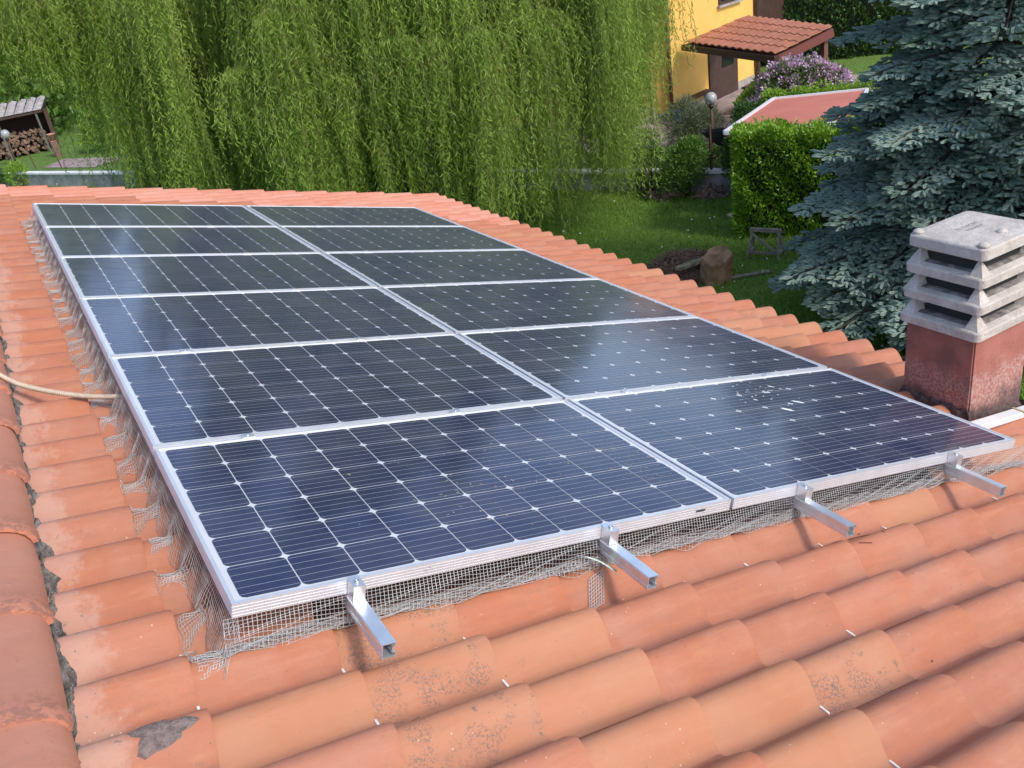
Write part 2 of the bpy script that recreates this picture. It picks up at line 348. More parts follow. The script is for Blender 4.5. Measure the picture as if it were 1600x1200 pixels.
# the smallest and the unseen ones, joined
def joined_tiles(lst):
    me = TILES['plain'][0]; n = len(me.vertices); V = np.empty(n*3, np.float32); me.vertices.foreach_get('co', V); V = V.reshape(-1, 3)
    Fq = np.array([list(p.vertices) for p in me.polygons]); vs = []; fs = []; b = 0
    for c in lst:
        loc, rot = tile_tf(c[4], c[5]); Mx = np.array(Matrix.Translation(loc) @ __import__('mathutils').Euler(rot).to_matrix().to_4x4())
        vs.append(V @ Mx[:3, :3].T + Mx[:3, 3]); fs.append(Fq + b); b += n
    return np.concatenate(vs), np.concatenate(fs)
def tile_mass_mat():
    m, nt, b = newmat('terracotta_far'); geo = N_(nt, 'ShaderNodeNewGeometry'); p = geo.outputs['Position']
    c = mixc(nt, geo.outputs['Random Per Island'], (.56, .200, .112), (.60, .26, .17)); c = mixc(nt, math_(nt, 'MULTIPLY', ramp(nt, noise(nt, p, 5), .42, .75), .5), c, (.62, .34, .26))
    nt.links.new(c, b.inputs['Base Color']); b.inputs['Roughness'].default_value = .62; return m
M_TFAR = tile_mass_mat()
V_, F_ = joined_tiles(rest); np_mesh('far_tiles', V_, F_, M_TFAR, roof, smooth=False, kind='stuff')
# other slope, behind the ridge
mb = MB(); back = empty('back_slope', parent=house)
back.location = rf(U_RIDGE-.04, 0, -.0); back.rotation_euler = (0, -AL, 0)
V2 = []; F2 = []; b0 = 0
for k in range(NK0, NK1+1):
    v = V0 + k*PITCH; ys = [-.13, -.08, -.069, -.048, -.02, 0, .02, .048, .069, .08]
    for j in range(12):
        for i, x in enumerate((-.05-j*EXPO, -.05-(j+1)*EXPO)):
            for y in ys: V2.append((x, v+y, HB + tile_prof(y) + (.004 if i == 0 else .02)))
        F2 += [(b0+t, b0+t+1, b0+10+t+1, b0+10+t) for t in range(9)]; b0 += 20
np_mesh('back_tiles', np.array(V2), np.array(F2), M_TFAR, back, kind='stuff')
# walls, soffit and gutter below
wx = rf(U_EAVE-.5, 0, HB-.16); mb = MB()
lx = -8.2; 
prof = [(wx[0], G), (wx[0], wx[2]), (rf(U_RIDGE, 0, HB-.16)[0], rf(U_RIDGE, 0, HB-.16)[2]), (lx, wx[2]), (lx, G)]
for y in (V_MIN, V_MAX-.5): mb.add([(x, y, z) for x, z in prof], [tuple(range(5))])
mb.add([(x, y, z) for y in (V_MIN, V_MAX-.5) for x, z in prof], [(i, i+1, 5+i+1, 5+i) for i in (0, 3)])
mb.build('wall', simple('cream_plaster', (.60, .50, .36), .9, n_scale=3, n_amt=.1), house)
mb = MB(); e = rf(U_EAVE+.03, 0, HB-.02); n = 8
vs = [(e[0]+.06+.06*math.cos(PI+PI*i/n), y, e[2]+.0+.06*math.sin(PI+PI*i/n)) for y in (V_MIN, V_MAX) for i in range(n+1)]
mb.add(vs, [(i, i+1, n+1+i+1, n+1+i) for i in range(n)], 0, True); mb.build('gutter', simple('brown_gutter', (.12, .06, .04), .4), house)

# ridge tiles
def ridge_mesh():
    mb = MB(); n = 14; rings = []
    for y, r, dz in ((-.02, .142, .0), (0.0, .145, .0), (.030, .144, 0), (.045, .139, 0), (.25, .136, -.004), (.44, .128, -.010)):
        rings.append([(-math.cos(PI*i/n)*r*1.0, y, math.sin(PI*i/n)*r*.62 + dz) for i in range(n+1)])
    k = len(rings); L = n+1
    mb.add([p for r in rings for p in r], [(i*L+j, i*L+j+1, (i+1)*L+j+1, (i+1)*L+j) for i in range(k-1) for j in range(n)], 0, True)
    inner = [(x*.9, y, z*.88) for x, y, z in rings[0]]
    mb.add(rings[0] + inner, [(j, L+j, L+j+1, j+1) for j in range(n)], 0)
    mb.add(inner + [(x, .44, z) for x, y, z in inner], [(j+1, j, L+j, L+j+1) for j in range(n)], 0, True)
    return mb.mesh('ridge_tile', M_TRIDGE)
RM = ridge_mesh(); v = -3.1; ux = -.50
while v < V_MAX - .3:
    vv = v
    o = bpy.data.objects.new('ridge_tile', RM); p = (ux + rr.uniform(-.006, .006), vv, -.145 + rr.uniform(-.004, .004)); o.location = p
    o.rotation_euler = (rr.uniform(-.008, .008), -AL*.9, rr.uniform(-.012, .012)); link(o, roof); v += .422
# mortar bedding along the ridge edge
n = 1500; ys = np.linspace(V_MIN, V_MAX-.1, n); V2 = []
nz = lambda sc, k: np.convolve(rng.normal(0, sc*math.sqrt(k), n+60), np.ones(k)/k, 'same')[30:30+n]
n1, n2, n3, n4 = nz(.006, 7), nz(.008, 9), nz(.006, 5), nz(.005, 4)
for i, y in enumerate(ys):
    k = (y - V0)/PITCH; d = (k - round(k))*PITCH; t = tile_prof(d if d < .08 else d - PITCH)
    gap = t < .03
    jx = n1[i]; base = HB + t
    w = -.012 + abs(n2[i]) + (.020 if gap else 0)*max(0, math.sin(y*3.3)+.5)
    V2 += [(-.42, y, HB+.09), (-.372+jx*.4, y, HB+.070+n3[i]), (-.358+w*.5+jx, y, base+.020+abs(n3[i])+n4[i]), (-.345+w+jx, y, base-.002+n4[i])]
F2 = [(i*4+j, i*4+j+1, (i+1)*4+j+1, (i+1)*4+j) for i in range(n-1) for j in range(3)]
np_mesh('mortar_bedding', np.array(V2), np.array(F2), M_MORTAR, roof, smooth=False)
# cement smear on the tile at the lower left
def on_tile(u, v, lift=0):
    """height of the tiled surface in roof coordinates"""
    k = round((v - V0)/PITCH); d = v - V0 - k*PITCH
    if d > .08: d -= PITCH
    j = math.ceil((u - U0)/EXPO - 1e-6); x = (u - (U0 + j*EXPO))
    return HB + tile_prof(d) + .023*(1 + x/.415) + lift
P_ = []; 
def smear(u0, v0, a, bb, n, seed, parent, name, mat, lift=.0060):
    r = random.Random(seed); vs = []; fs = []
    ph = [r.uniform(0, 6) for _ in range(4)]
    for i in range(n+1):
        for q in range(25):
            t = 2*PI*q/24; rad = i/n*(1 + .22*math.sin(3*t+ph[0]) + .13*math.sin(5*t+ph[1]) + .07*math.sin(9*t+ph[2]))
            u = u0 + a*rad*math.cos(t); v = v0 + bb*rad*math.sin(t); vs.append((u, v, on_tile(u, v) + (lift if i < n else .0004)))
    L = 25; fs = [(i*L+j, (i+1)*L+j, (i+1)*L+j+1, i*L+j+1) for i in range(n) for j in range(24)]
    mb = MB(); mb.add(vs, fs, 0, True); return mb.build(name, mat, parent)
smear(-.205, V0-PITCH-.018, .070, .040, 6, 4, roof, 'cement_patch', M_CEMENT_PATCH)

# ------------------------------------------------------------------ CHIMNEY (a part of the house)
def chimney_plaster():
    m, nt, b = newmat('red_chimney_render'); co = coords(nt, shift=False); sx = N_(nt, 'ShaderNodeSeparateXYZ'); nt.links.new(co, sx.inputs[0])
    c = mixc(nt, ramp(nt, noise(nt, co, 6, 4), .3, .7), (.33, .115, .085), (.42, .155, .115))
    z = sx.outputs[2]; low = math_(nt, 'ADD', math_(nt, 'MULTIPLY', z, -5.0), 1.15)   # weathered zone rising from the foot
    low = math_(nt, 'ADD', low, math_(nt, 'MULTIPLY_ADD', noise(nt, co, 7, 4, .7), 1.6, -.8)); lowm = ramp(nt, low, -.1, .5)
    g = ramp(nt, noise(nt, co, 75, 4, .75), .47, .53)
    c = mixc(nt, math_(nt, 'MULTIPLY', math_(nt, 'MULTIPLY', lowm, g), .65), c, (.50, .36, .32))
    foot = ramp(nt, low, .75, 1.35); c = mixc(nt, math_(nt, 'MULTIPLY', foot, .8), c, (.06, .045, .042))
    # darker blotches on the side towards the panels
    s = math_(nt, 'MULTIPLY', ramp(nt, noise(nt, co, 5, 4, .6), .4, .65), math_(nt, 'LESS_THAN', sx.outputs[0], -.21)); c = mixc(nt, math_(nt, 'MULTIPLY', s, .65), c, (.13, .08, .07))
    nt.links.new(c, b.inputs['Base Color']); b.inputs['Roughness'].default_value = .9; bump(nt, b, noise(nt, co, 90, 4), .6, .006); return m
def cap_mat():
    m, nt, b = newmat('cast_cement'); co = coords(nt, shift=False); geo = N_(nt, 'ShaderNodeNewGeometry')
    c = mixc(nt, ramp(nt, noise(nt, co, 9, 5, .7), .35, .7), (.58, .51, .44), (.76, .68, .60))
    sp = ramp(nt, noise(nt, co, 75, 5, .85), .54, .64); c = mixc(nt, math_(nt, 'MULTIPLY', sp, .42), c, (.20, .16, .14))
    ru = ramp(nt, noise(nt, co, 6, 3, .6, 1), .68, .76); c = mixc(nt, math_(nt, 'MULTIPLY', ru, .6), c, (.40, .22, .10))
    nt.links.new(c, b.inputs['Base Color']); b.inputs['Roughness'].default_value = .9; bump(nt, b, noise(nt, co, 55, 5, .8), 1, .012); return m
cu = (CH[0]+CH[1])/2; cv = (CH[2]+CH[3])/2; cw = (CH[1]-CH[0])*math.cos(AL)*1.0; cd = CH[3]-CH[2]
cb = Vector(rf(CH[0], CH[2], -.13)); cx_ = cb.x + cw/2; cy_ = cv; cz0 = cb.z
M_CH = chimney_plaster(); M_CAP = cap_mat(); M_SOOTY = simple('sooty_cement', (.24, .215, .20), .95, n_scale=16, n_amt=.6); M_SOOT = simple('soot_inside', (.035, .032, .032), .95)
mb = MB(); mb.box(-cw/2, cw/2, -cd/2, cd/2, -.30, .425)
ch = mb.build('chimney', M_CH, house, label='red rendered chimney with grey cement louvre cap'); ch.location = (cx_, cy_, cz0)
bm = bmesh.new(); bm.from_mesh(ch.data); bmesh.ops.bevel(bm, geom=bm.edges[:], offset=.008, segments=2, affect='EDGES'); bm.to_mesh(ch.data); bm.free()
def rring(a, b, z, r=.03, n=4):
    out = []
    for sx, sy, t0 in ((1, -1, -PI/2), (1, 1, 0), (-1, 1, PI/2), (-1, -1, PI)):
        for i in range(n+1):
            t = t0 + PI/2*i/n; out.append((sx*(a-r) + r*math.cos(t), sy*(b-r) + r*math.sin(t), z))
    return out
def stack(mb, rings, mi=0, cap_b=True, cap_t=True):
    L = len(rings[0]); mb.add([p for r in rings for p in r], [(i*L+j, i*L+(j+1) % L, (i+1)*L+(j+1) % L, (i+1)*L+j) for i in range(len(rings)-1) for j in range(L)] +
        ([tuple(reversed(range(L)))] if cap_b else []) + ([tuple((len(rings)-1)*L+j for j in range(L))] if cap_t else []), mi)
ha, hb_ = cw/2 + .032, cd/2 + .032
def tier(z, s, soot):
    mb = MB(); a = ha*s; b = hb_*s
    stack(mb, [rring(a-.012, b-.012, z), rring(a-.004, b-.004, z+.004), rring(a, b, z+.045), rring(a-.004, b-.004, z+.052), rring(a-.038, b-.038, z+.061)], cap_t=False)
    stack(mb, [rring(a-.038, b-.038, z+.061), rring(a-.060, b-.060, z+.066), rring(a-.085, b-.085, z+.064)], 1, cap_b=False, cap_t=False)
    # four corner saddles that carry the next tier
    for sx in (-1, 1):
        for sy in (-1, 1):
            p = [(a-.012, b-.012, z+.050), (a-.012, b*.62, z+.052), (a*.64, b-.012, z+.052), (a-.105, b*.55, z+.060), (a*.58, b-.105, z+.060)]
            q = [(a-.06, b-.06, z+.142), (a-.075, b*.72, z+.140), (a*.75, b-.075, z+.140), (a-.12, b*.70, z+.140), (a*.72, b-.12, z+.140)]
            c_ = [(x*sx, y*sy, zz) for x, y, zz in p + q]
            fs = [(0, 1, 6, 5), (2, 0, 5, 7), (1, 3, 8, 6), (4, 2, 7, 9), (3, 4, 9, 8), (5, 6, 8, 9, 7)]
            if sx*sy < 0: fs = [tuple(reversed(f)) for f in fs]
            mb.add(c_, fs)
    o = mb.build('cap_tier', [M_CAP, M_SOOTY], ch)
    bm = bmesh.new(); bm.from_mesh(o.data); bmesh.ops.recalc_face_normals(bm, faces=bm.faces[:]); bm.to_mesh(o.data); bm.free()
    return o
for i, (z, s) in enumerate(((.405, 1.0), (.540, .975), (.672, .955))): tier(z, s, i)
mb = MB(); mb.box(-ha+.085, ha-.085, -hb_+.085, hb_-.085, .42, .80); mb.build('flue', M_SOOT, ch)
mb = MB(); a, b = ha*.925, hb_*.925; zt = .812
stack(mb, [rring(a-.02, b-.02, zt-.012), rring(a, b, zt), rring(a, b, zt+.048), rring(a-.006, b-.006, zt+.056), rring(a-.05, b-.05, zt+.063)])
for sx, sy in ((-1, 1), (-.15, -.72), (-1, -1)):
    mb.lathe([(.0, .0), (.030, .0), (.022, .014), (.010, .020), (0, .021)], (sx*(a-.035) if abs(sx) == 1 else a*.05, sy*(b-.035), zt+.058), 8)
slab = mb.build('cap_slab', M_CAP, ch)
# two rows of worn stamped letters on the slab (not readable in the photograph)
mb = MB(); r = random.Random(5)
for row, (y0, n_) in enumerate(((.035, 7), (-.005, 6))):
    for i in range(n_):
        x = -.075 + i*.022 + row*.012
        mb.box(x, x+.003, y0, y0+.022, zt+.0615, zt+.0638); 
        if r.random() < .8: mb.box(x+.003, x+.013, y0+.018, y0+.022, zt+.0615, zt+.0638)
        if r.random() < .6: mb.box(x+.003, x+.013, y0, y0+.004, zt+.0615, zt+.0638)
        if r.random() < .5: mb.box(x+.011, x+.014, y0+.003, y0+.018, zt+.0615, zt+.0638)
st = mb.build('stamped_lettering', simple('worn_ink', (.22, .19, .17), .9, n_scale=90, n_amt=.7), ch)
# bituminous collar round the foot
mb = MB(); vs = []; n = 80
for i in range(n):
    t = i/n*4; s = int(t); f = t - s
    cs = [(-cw/2, -cd/2), (cw/2, -cd/2), (cw/2, cd/2), (-cw/2, cd/2)]; p0 = cs[s]; p1 = cs[(s+1) % 4]
    x = p0[0] + (p1[0]-p0[0])*f; y = p0[1] + (p1[1]-p0[1])*f
    d = Vector((x, y)).normalized(); w = .010 + abs(rng.normal(0, .008)); zz = -math.tan(AL)*(x + cw/2)
    vs += [(x, y, zz + .022 + rng.normal(0, .008)), (x + d.x*w, y + d.y*w, zz + .004), (x + d.x*(w+.03), y + d.y*(w+.03), zz - .07)]
mb.add(vs, [(i*3+j, ((i+1) % n)*3+j, ((i+1) % n)*3+j+1, i*3+j+1) for i in range(n) for j in range(2)])
mb.build('mortar_collar', simple('dark_collar', (.10, .065, .055), .95, n_scale=20, n_amt=.4, bmp=1), ch)

# ------------------------------------------------------------------ SOLAR PANELS
PW, PH, GP, TH = 1.625, .99, .02, .040
CP = .1545; CPy = .158
def cell_mesh():
    h = CP*1.018/2 - .0018; hy = CPy/2 - .0023; c = .0135; mb = MB()
    pts = []
    for (x, y) in ((-h, -hy+c), (-h+c*.35, -hy+c*.35), (-h+c, -hy), (h-c, -hy), (h-c*.35, -hy+c*.35), (h, -hy+c), (h, hy-c), (h-c*.35, hy-c*.35), (h-c, hy), (-h+c, hy), (-h+c*.35, hy-c*.35), (-h, hy-c)):
        pts.append((x, y))
    n = len(pts); mb.add([(x, y, 0) for x, y in pts] + [(x, y, -.0012) for x, y in pts], [tuple(range(n))] + [(i, n+i, n+(i+1) % n, (i+1) % n) for i in range(n)])
    return mb.mesh('cell', M_CELL)
CELL = cell_mesh()
def frame_mesh():
    mb = MB(); w = .011
    def rail_(x0, x1, y0, y1, side):
        mb.box(x0, x1, y0, y1, -TH, 0)
    mb.box(0, PW, 0, w, -TH, 0); mb.box(0, PW, PH-w, PH, -TH, 0); mb.box(0, w, w, PH-w, -TH, 0); mb.box(PW-w, PW, w, PH-w, -TH, 0)
    # fine ribs along the outer faces
    for z in (-.008, -.0165, -.025, -.0335):
        mb.box(.001, PW-.001, -.0007, 0, z-.0028, z); mb.box(-.0007, 0, .001, PH-.001, z-.0028, z)
        mb.box(.001, PW-.001, PH, PH+.0007, z-.0028, z); mb.box(PW, PW+.0007, .001, PH-.001, z-.0028, z)
    return mb.mesh('frame', M_ALU)
FRAME = frame_mesh()
mb = MB(); mb.box(.011, PW-.011, .011, PH-.011, -.0095, -.0042); BACK = mb.mesh('backsheet', M_BACK)
names = ['frontmost', 'second', 'third', 'fourth', 'fifth', 'farthest']
lab = {}
for c in range(2):
    for r_ in range(6):
        side = ('left', 'right')[c]
        lab[(c, r_)] = ['%s solar panel of the %s column, its lower edge over the wire net' , '%s solar panel from the front in the %s column', '%s solar panel from the front in the %s column',
                        '%s solar panel from the front in the %s column', '%s solar panel from the front in the %s column', '%s solar panel of the %s column, nearest the far roof edge'][r_] % (names[r_], side)
lab[(0, 0)] = 'frontmost solar panel of the left column, dusty with a small sticker on its frame'
lab[(1, 0)] = 'frontmost solar panel of the right column, bird droppings near the chimney'
lab[(0, 1)] = 'second solar panel from the front in the left column, beside the beige conduit'
panel0 = None
for c in range(2):
    for r_ in range(6):
        t = empty('solar_panel', rf(c*(PW+GP-.006), r_*(PH+GP), 0), (0, AL, 0))
        tag(t, lab[(c, r_)], 'solar panel', 'solar panels in two columns on the tiled roof')
        link(bpy.data.objects.new('frame', FRAME), t); link(bpy.data.objects.new('backsheet', BACK), t)
        for i in range(10):
            for k in range(6):
                o = bpy.data.objects.new('cell', CELL); o.location = (PW/2 + (i-4.5)*CP*1.018, PH/2 + (k-2.5)*CPy, -.0031); link(o, t)
        if (c, r_) == (0, 0):
            mb = MB()
            for i, (x, w) in enumerate(((0, .005), (.007, .004), (.013, .006), (.021, .003), (.026, .005), (.033, .004))):
                mb.box(1.475+x, 1.475+x+w, -.0022, -.0012, -.021+(i % 2)*.001, -.014)
            mb.build('sticker', M_LABEL, t)
# droppings and dirt
def blob(mb, x, y, a, b, ang, z=.0004, n=12, seed=0):
    r = random.Random(seed); pts = []
    for i in range(n):
        t = 2*PI*i/n; q = 1 + r.uniform(-.25, .25); u = a*q*math.cos(t); w = b*q*math.sin(t)
        pts.append((x + u*math.cos(ang) - w*math.sin(ang), y + u*math.sin(ang) + w*math.cos(ang), z))
    mb.add([(x, y, z+.001)] + pts, [(0, 1+i, 1+(i+1) % n) for i in range(n)], 0, True)
mb = MB(); r = random.Random(9)
for x, y, a, b in ((2.53, .60, .030, .010), (2.66, .66, .028, .009), (2.62, .80, .012, .007), (2.70, .86, .016, .006), (2.48, .74, .009, .005)): blob(mb, x, y, a, b, -.9, seed=int(x*100))
for i in range(30):
    blob(mb, 2.55+r.gauss(0, .1), .80+r.gauss(0, .08), r.uniform(.002, .006), r.uniform(.002, .005), r.uniform(0, 3), seed=i)
o = mb.build('bird_dropping', M_DROP); o.rotation_euler = (0, AL, 0); tag(o, 'white and grey bird droppings spattered on the panel nearest the chimney', 'bird droppings')
o.location = rf(0, 0, -.0026)
mb = MB()
for i in range(60):
    blob(mb, .95+r.gauss(0, .25), .40+r.gauss(0, .22), r.uniform(.002, .008), r.uniform(.001, .003), r.uniform(0, 3), seed=i+50)
for i in range(120):
    blob(mb, 1.50+r.gauss(0, .06), .20+abs(r.gauss(0, .30)), r.uniform(.001, .005), r.uniform(.001, .002), r.uniform(0, 3), seed=i+150)
o = mb.build('dried_mud', simple('dried_mud', (.33, .28, .20), .9)); o.rotation_euler = (0, AL, 0); o.location = rf(0, 0, -.0026)
tag(o, 'scattered dried mud specks on the front left solar panel', 'dirt')

# ------------------------------------------------------------------ MOUNTING RAILS
def rail(u, i):
    t = empty('mounting_rail', rf(u, -.236, 0), (0, AL, 0))
    tag(t, ('aluminium mounting rail sticking out nearest the front left corner of the panels',
            'second aluminium mounting rail from the left, with a green cable beside it',
            'third aluminium mounting rail from the left, just right of the joint between columns',
            'rightmost aluminium mounting rail, nearest the chimney')[i], 'rail', 'aluminium rails under the panels')
    mb = MB(); w = .018; z0, z1 = -TH-.0425, -TH-.0015; L = 6.33; th = .0028
    mb.box(-w, w, 0, L, z1-th, z1); mb.box(-w, w, 0, L, z0, z0+th); mb.box(-w, -w+th, 0, L, z0+th, z1-th)
    mb.box(w-th, w, 0, L, z0+th, z0+.012); mb.box(w-th, w, 0, L, z1-.011, z1-th)
    mb.box(w-.008, w-th, 0, L, z0+.012, z0+.0145); mb.box(w-.008, w-th, 0, L, z1-.0135, z1-.011); mb.box(w-.010, w-.008, 0, L, z0+.012, z1-.011)
    mb.box(-w-.002, -w, 0, L, z1-.006, z1-.003); mb.box(-w-.002, -w, 0, L, z0+.009, z0+.012)
    mb.build('profile', M_ALU2, t)
    mb = MB()        # end clamp: Z-shaped bracket with bolt
    mb.box(-.016, .016, .192, .2335, .0005, .0035); mb.box(-.016, .016, .192, .195, z1+.001, .0005); mb.box(-.016, .016, .195, .2335, z1+.001, z1+.004); mb.box(-.016, -.0135, .195, .2335, z1+.004, .0005)
    mb.box(-.014, .014, .2335, .246, .0005, .0035)
    e = mb.build('end_clamp', M_ALU2, t)
    mb = MB(); mb.lathe([(.0, .0035), (.0075, .0035), (.0075, .0075), (.006, .0085), (0.0035, .0085), (.0035, .006), (0, .006)], (0, .214, 0), 12); mb.build('bolt', M_STEEL, e)
    for k in range(1, 6):
        y = .236 + k*(PH+GP) - GP/2
        mb = MB(); mb.box(-.020, .020, y-.017, y+.017, .0005, .0035); mb.box(-.020, .020, y-.008, y+.008, z1+.001, .0005); q = mb.build('middle_clamp', M_ALU2, t)
        mb = MB(); mb.lathe([(.0, .0035), (.006, .0035), (.006, .0065), (0, .0065)], (0, y, 0), 8); mb.build('bolt', M_STEEL, q)
    for y in (.9, 2.0, 3.1, 4.2, 5.4):
        mb = MB(); mb.box(-.02, .02, y-.02, y+.02, HB+.06, z0-.001); mb.build('roof_hook', M_STEEL, t)
for i, u in enumerate((.307, 1.112, 1.955, 2.815)): rail(u, i)

# ------------------------------------------------------------------ BIRD NETS (woven wire, every strand real)
def net(fn, S_, T_, rad):
    """fn(s,t)->point arrays (S_ x T_), wires along both directions as 3-sided tubes"""
    s = np.arange(S_)[:, None]*np.ones((1, T_)); t = np.ones((S_, 1))*np.arange(T_)[None, :]
    P = fn(s, t)                                   # (S,T,3)
    Vs = []; Fs = []; b = 0
    for A in (P, P.transpose(1, 0, 2)):
        D = np.zeros_like(A); D[:, 1:-1] = A[:, 2:] - A[:, :-2]; D[:, 0] = A[:, 1]-A[:, 0]; D[:, -1] = A[:, -1]-A[:, -2]; D = nrm(D)
        X = nrm(np.cross(D, np.array([.13, .21, .97]))); Y = np.cross(D, X)
        ring = np.stack([A + rad*(X*math.cos(a) + Y*math.sin(a)) for a in (0, 2.094, 4.189)], 2)   # (n,m,3,3)
        n, m = A.shape[:2]; Vs.append(ring.reshape(-1, 3)); idx = (np.arange(n*m*3).reshape(n, m, 3)) + b; b += n*m*3
        for k in range(3):
            Fs.append(np.stack([idx[:, :-1, k], idx[:, 1:, k], idx[:, 1:, (k+1) % 3], idx[:, :-1, (k+1) % 3]], -1).reshape(-1, 4))
    return np.concatenate(Vs), np.concatenate(Fs)
_tp = np.vectorize(tile_prof)
def tile_h(u, v):
    k = np.round((v - V0)/PITCH); d = v - V0 - k*PITCH; d = np.where(d > .08, d-PITCH, d)
    j = np.ceil((u - U0)/EXPO - 1e-6); x = u - (U0 + j*EXPO)
    return HB + _tp(d) + .023*(1 + x/.415)
def wob(x, seed, n=5, f0=1.0):
    r = np.random.default_rng(seed); o = 0
    for i in range(n): o = o + np.sin(x*f0*r.uniform(.6, 3.2)*(i+1) + r.uniform(0, 6))/(i+1.2)
    return o
CS = .0125
def left_net(s, t):
    v = -.05 + s*CS; f = t/7
    u = .008 - f*(.040 + .006*wob(v, 5, f0=14)); g = np.maximum(tile_h(u, v), HB + .035)
    h = np.maximum(-.042 + (g + .006 + .042)*f**1.1, g + .003) + .003*wob(v + f, 8, f0=30)*f
    return np.stack([u, v + .004*wob(v*.7 + f, 9, f0=12), h], -1)
V_, F_ = net(left_net, 491, 8, .0006)
o = np_mesh('bird_net', V_, F_, M_NET, label='frayed wire bird net lying over the tiles along the left side of the panels', cat='net', group='bird nets round the panels'); o.rotation_euler = (0, AL, 0)
VV = []; FF = []; nb_ = 0; fr_ = random.Random(17)
for k in range(0, 30):
    vc = V0 + k*PITCH; w0 = fr_.uniform(.035, .055); w1 = fr_.uniform(.055, .085); sk = fr_.uniform(-.02, .02); ln = fr_.uniform(.055, .080); pz_ = fr_.uniform(0, 6); ro = fr_.uniform(-.25, .25)
    def flap(s, t):
        a = s/8; f = t/9
        wdt = w0*(.55 + .45*np.abs(1-2*f)) ; v = vc - .018 + (a-.5)*2*wdt*(.75 + .25*np.sin(pz_ + f*5)) - .012*f + sk*f
        u = -.022 - ln*f + ro*.03*(a-.5) + .003*np.sin(a*9 + pz_)
        h = tile_h(u, v) + .003 + .005*np.abs(np.sin(a*7 + f*4 + pz_))*(1-.6*f) + .012*np.clip(.25-f, 0, 1)*2
        return np.stack([u, v, h], -1)
    v_, f_ = net(flap, 9, 10, .0010); VV.append(v_); FF.append(f_ + nb_); nb_ += len(v_)
np_mesh('net_flaps', np.concatenate(VV), np.concatenate(FF), M_NET, o, kind='stuff')
def front_net(s, t):
    Tm = 17; u = -.02 + s*CS*.92; f = t/Tm
    w = wob(u, 21, f0=2.6)*.5; big = .014*w
    rail_near = np.exp(-((np.abs(u[..., None] - np.array([.307, 1.112, 1.955, 2.815])).min(-1))/.05)**2)
    a = np.clip(f/.62, 0, 1); bl = np.clip((f-.62)/.38, 0, 1)
    # first sweep: frame -> bulge -> tiles, second: rolled back under itself
    v = .006 - (.016 + big*.3)*np.sin(a*PI*.62)**1.2 - .006*a + bl*.022 + .0025*wob(u+f*.2, 31, f0=16)*f
    v = v - .012*f*np.clip((.10-u)/.2, 0, 1)
    g = tile_h(u, v); h = -.043 - a*(.080 + .0*w) + bl*.012 + .006*wob(u*1.0 + f*.5, 33, f0=9)*np.sin(PI*f)
    lowl = np.clip((.28-u)/.35, 0, 1); h = h - lowl*.02*f; h = np.where(f > .6, np.minimum(h, g+.030), h)
    h = np.maximum(h, g + .003 + .004*np.abs(wob(u+f, 35, f0=30)))
    return np.stack([u - rail_near*.0, v, h], -1)
V_, F_ = net(front_net, 294, 18, .00085)
o = np_mesh('bird_net', V_, F_, M_NET, label='crumpled wire bird net rolled under the front edge of the panels', cat='net', group='bird nets round the panels'); o.rotation_euler = (0, AL, 0)
def front_net2(s, t):       # loose second layer, bunched strands near the tiles
    u = .02 + s*CS*1.3; f = t/7
    v = .002 - f*.022 - .004*wob(u, 51, f0=5) - .004*np.sin(u*30 + f*3)
    g = tile_h(u, v); h = np.maximum(g + .003, -.105 - f*.020 + .010*wob(u + f*.3, 52, f0=7))
    return np.stack([u, v, h], -1)
V_, F_ = net(front_net2, 208, 8, .0008)
o = np_mesh('net_fold', V_, F_, M_NET, o)
def corner_net(s, t):       # spill over the tiles at the front left corner
    u = -.10 + s*.0125; f = t/10; v = .105 - f*(.105 - .05*np.clip(u, 0, .3)) + .006*wob(u, 61, f0=9)*f
    h = tile_h(u, v) + .003 + .005*np.abs(wob(u+f, 63, f0=20)); return np.stack([u + .012*wob(v*3, 62, f0=9), v, h], -1)
V_, F_ = net(corner_net, 34, 11, .0011); np_mesh('net_corner', V_, F_, M_NET, o)
def tail_net(s, t):
    u = 1.045 + s*.0105 - t*.004; v = -.035 - t*.0075 + s*.003; h = tile_h(u, v) + .005 + .002*np.sin(s+t); return np.stack([u, v, h], -1)
V_, F_ = net(tail_net, 7, 11, .0010); np_mesh('net_tail', V_, F_, M_NET, o)

# ------------------------------------------------------------------ SMALL THINGS ON THE ROOF
# corrugated conduit
pts = [(-.62, 2.12), (-.50, 2.10), (-.42, 2.06), (-.34, 2.005), (-.24, 1.925), (-.14, 1.855), (-.05, 1.80), (.02, 1.765), (.10, 1.72)]
hs = [-.02, -.02, -.055, -.095, -.108, -.112, -.108, -.10, -.095]
cen = []
def catm(P, n):
    out = []
    for i in range(len(P)-1):
        p0, p1, p2, p3 = (Vector(P[max(0, i-1)]), Vector(P[i]), Vector(P[i+1]), Vector(P[min(len(P)-1, i+2)]))
        for k in range(n):
            t = k/n; out.append(.5*((2*p1) + (-p0+p2)*t + (2*p0-5*p1+4*p2-p3)*t*t + (-p0+3*p1-3*p2+p3)*t**3))
    out.append(Vector(P[-1])); return out
c3 = catm([(u, v, h+.006) for (u, v), h in zip(pts, hs)], 56)
mb = MB(); mb.tube(c3, [.0112 if i % 4 < 2 else .0082 for i in range(len(c3))], 10)
o = mb.build('conduit', M_CONDUIT); o.rotation_euler = (0, AL, 0); tag(o, 'beige corrugated cable conduit crossing the tiles from the ridge to the panels', 'conduit')
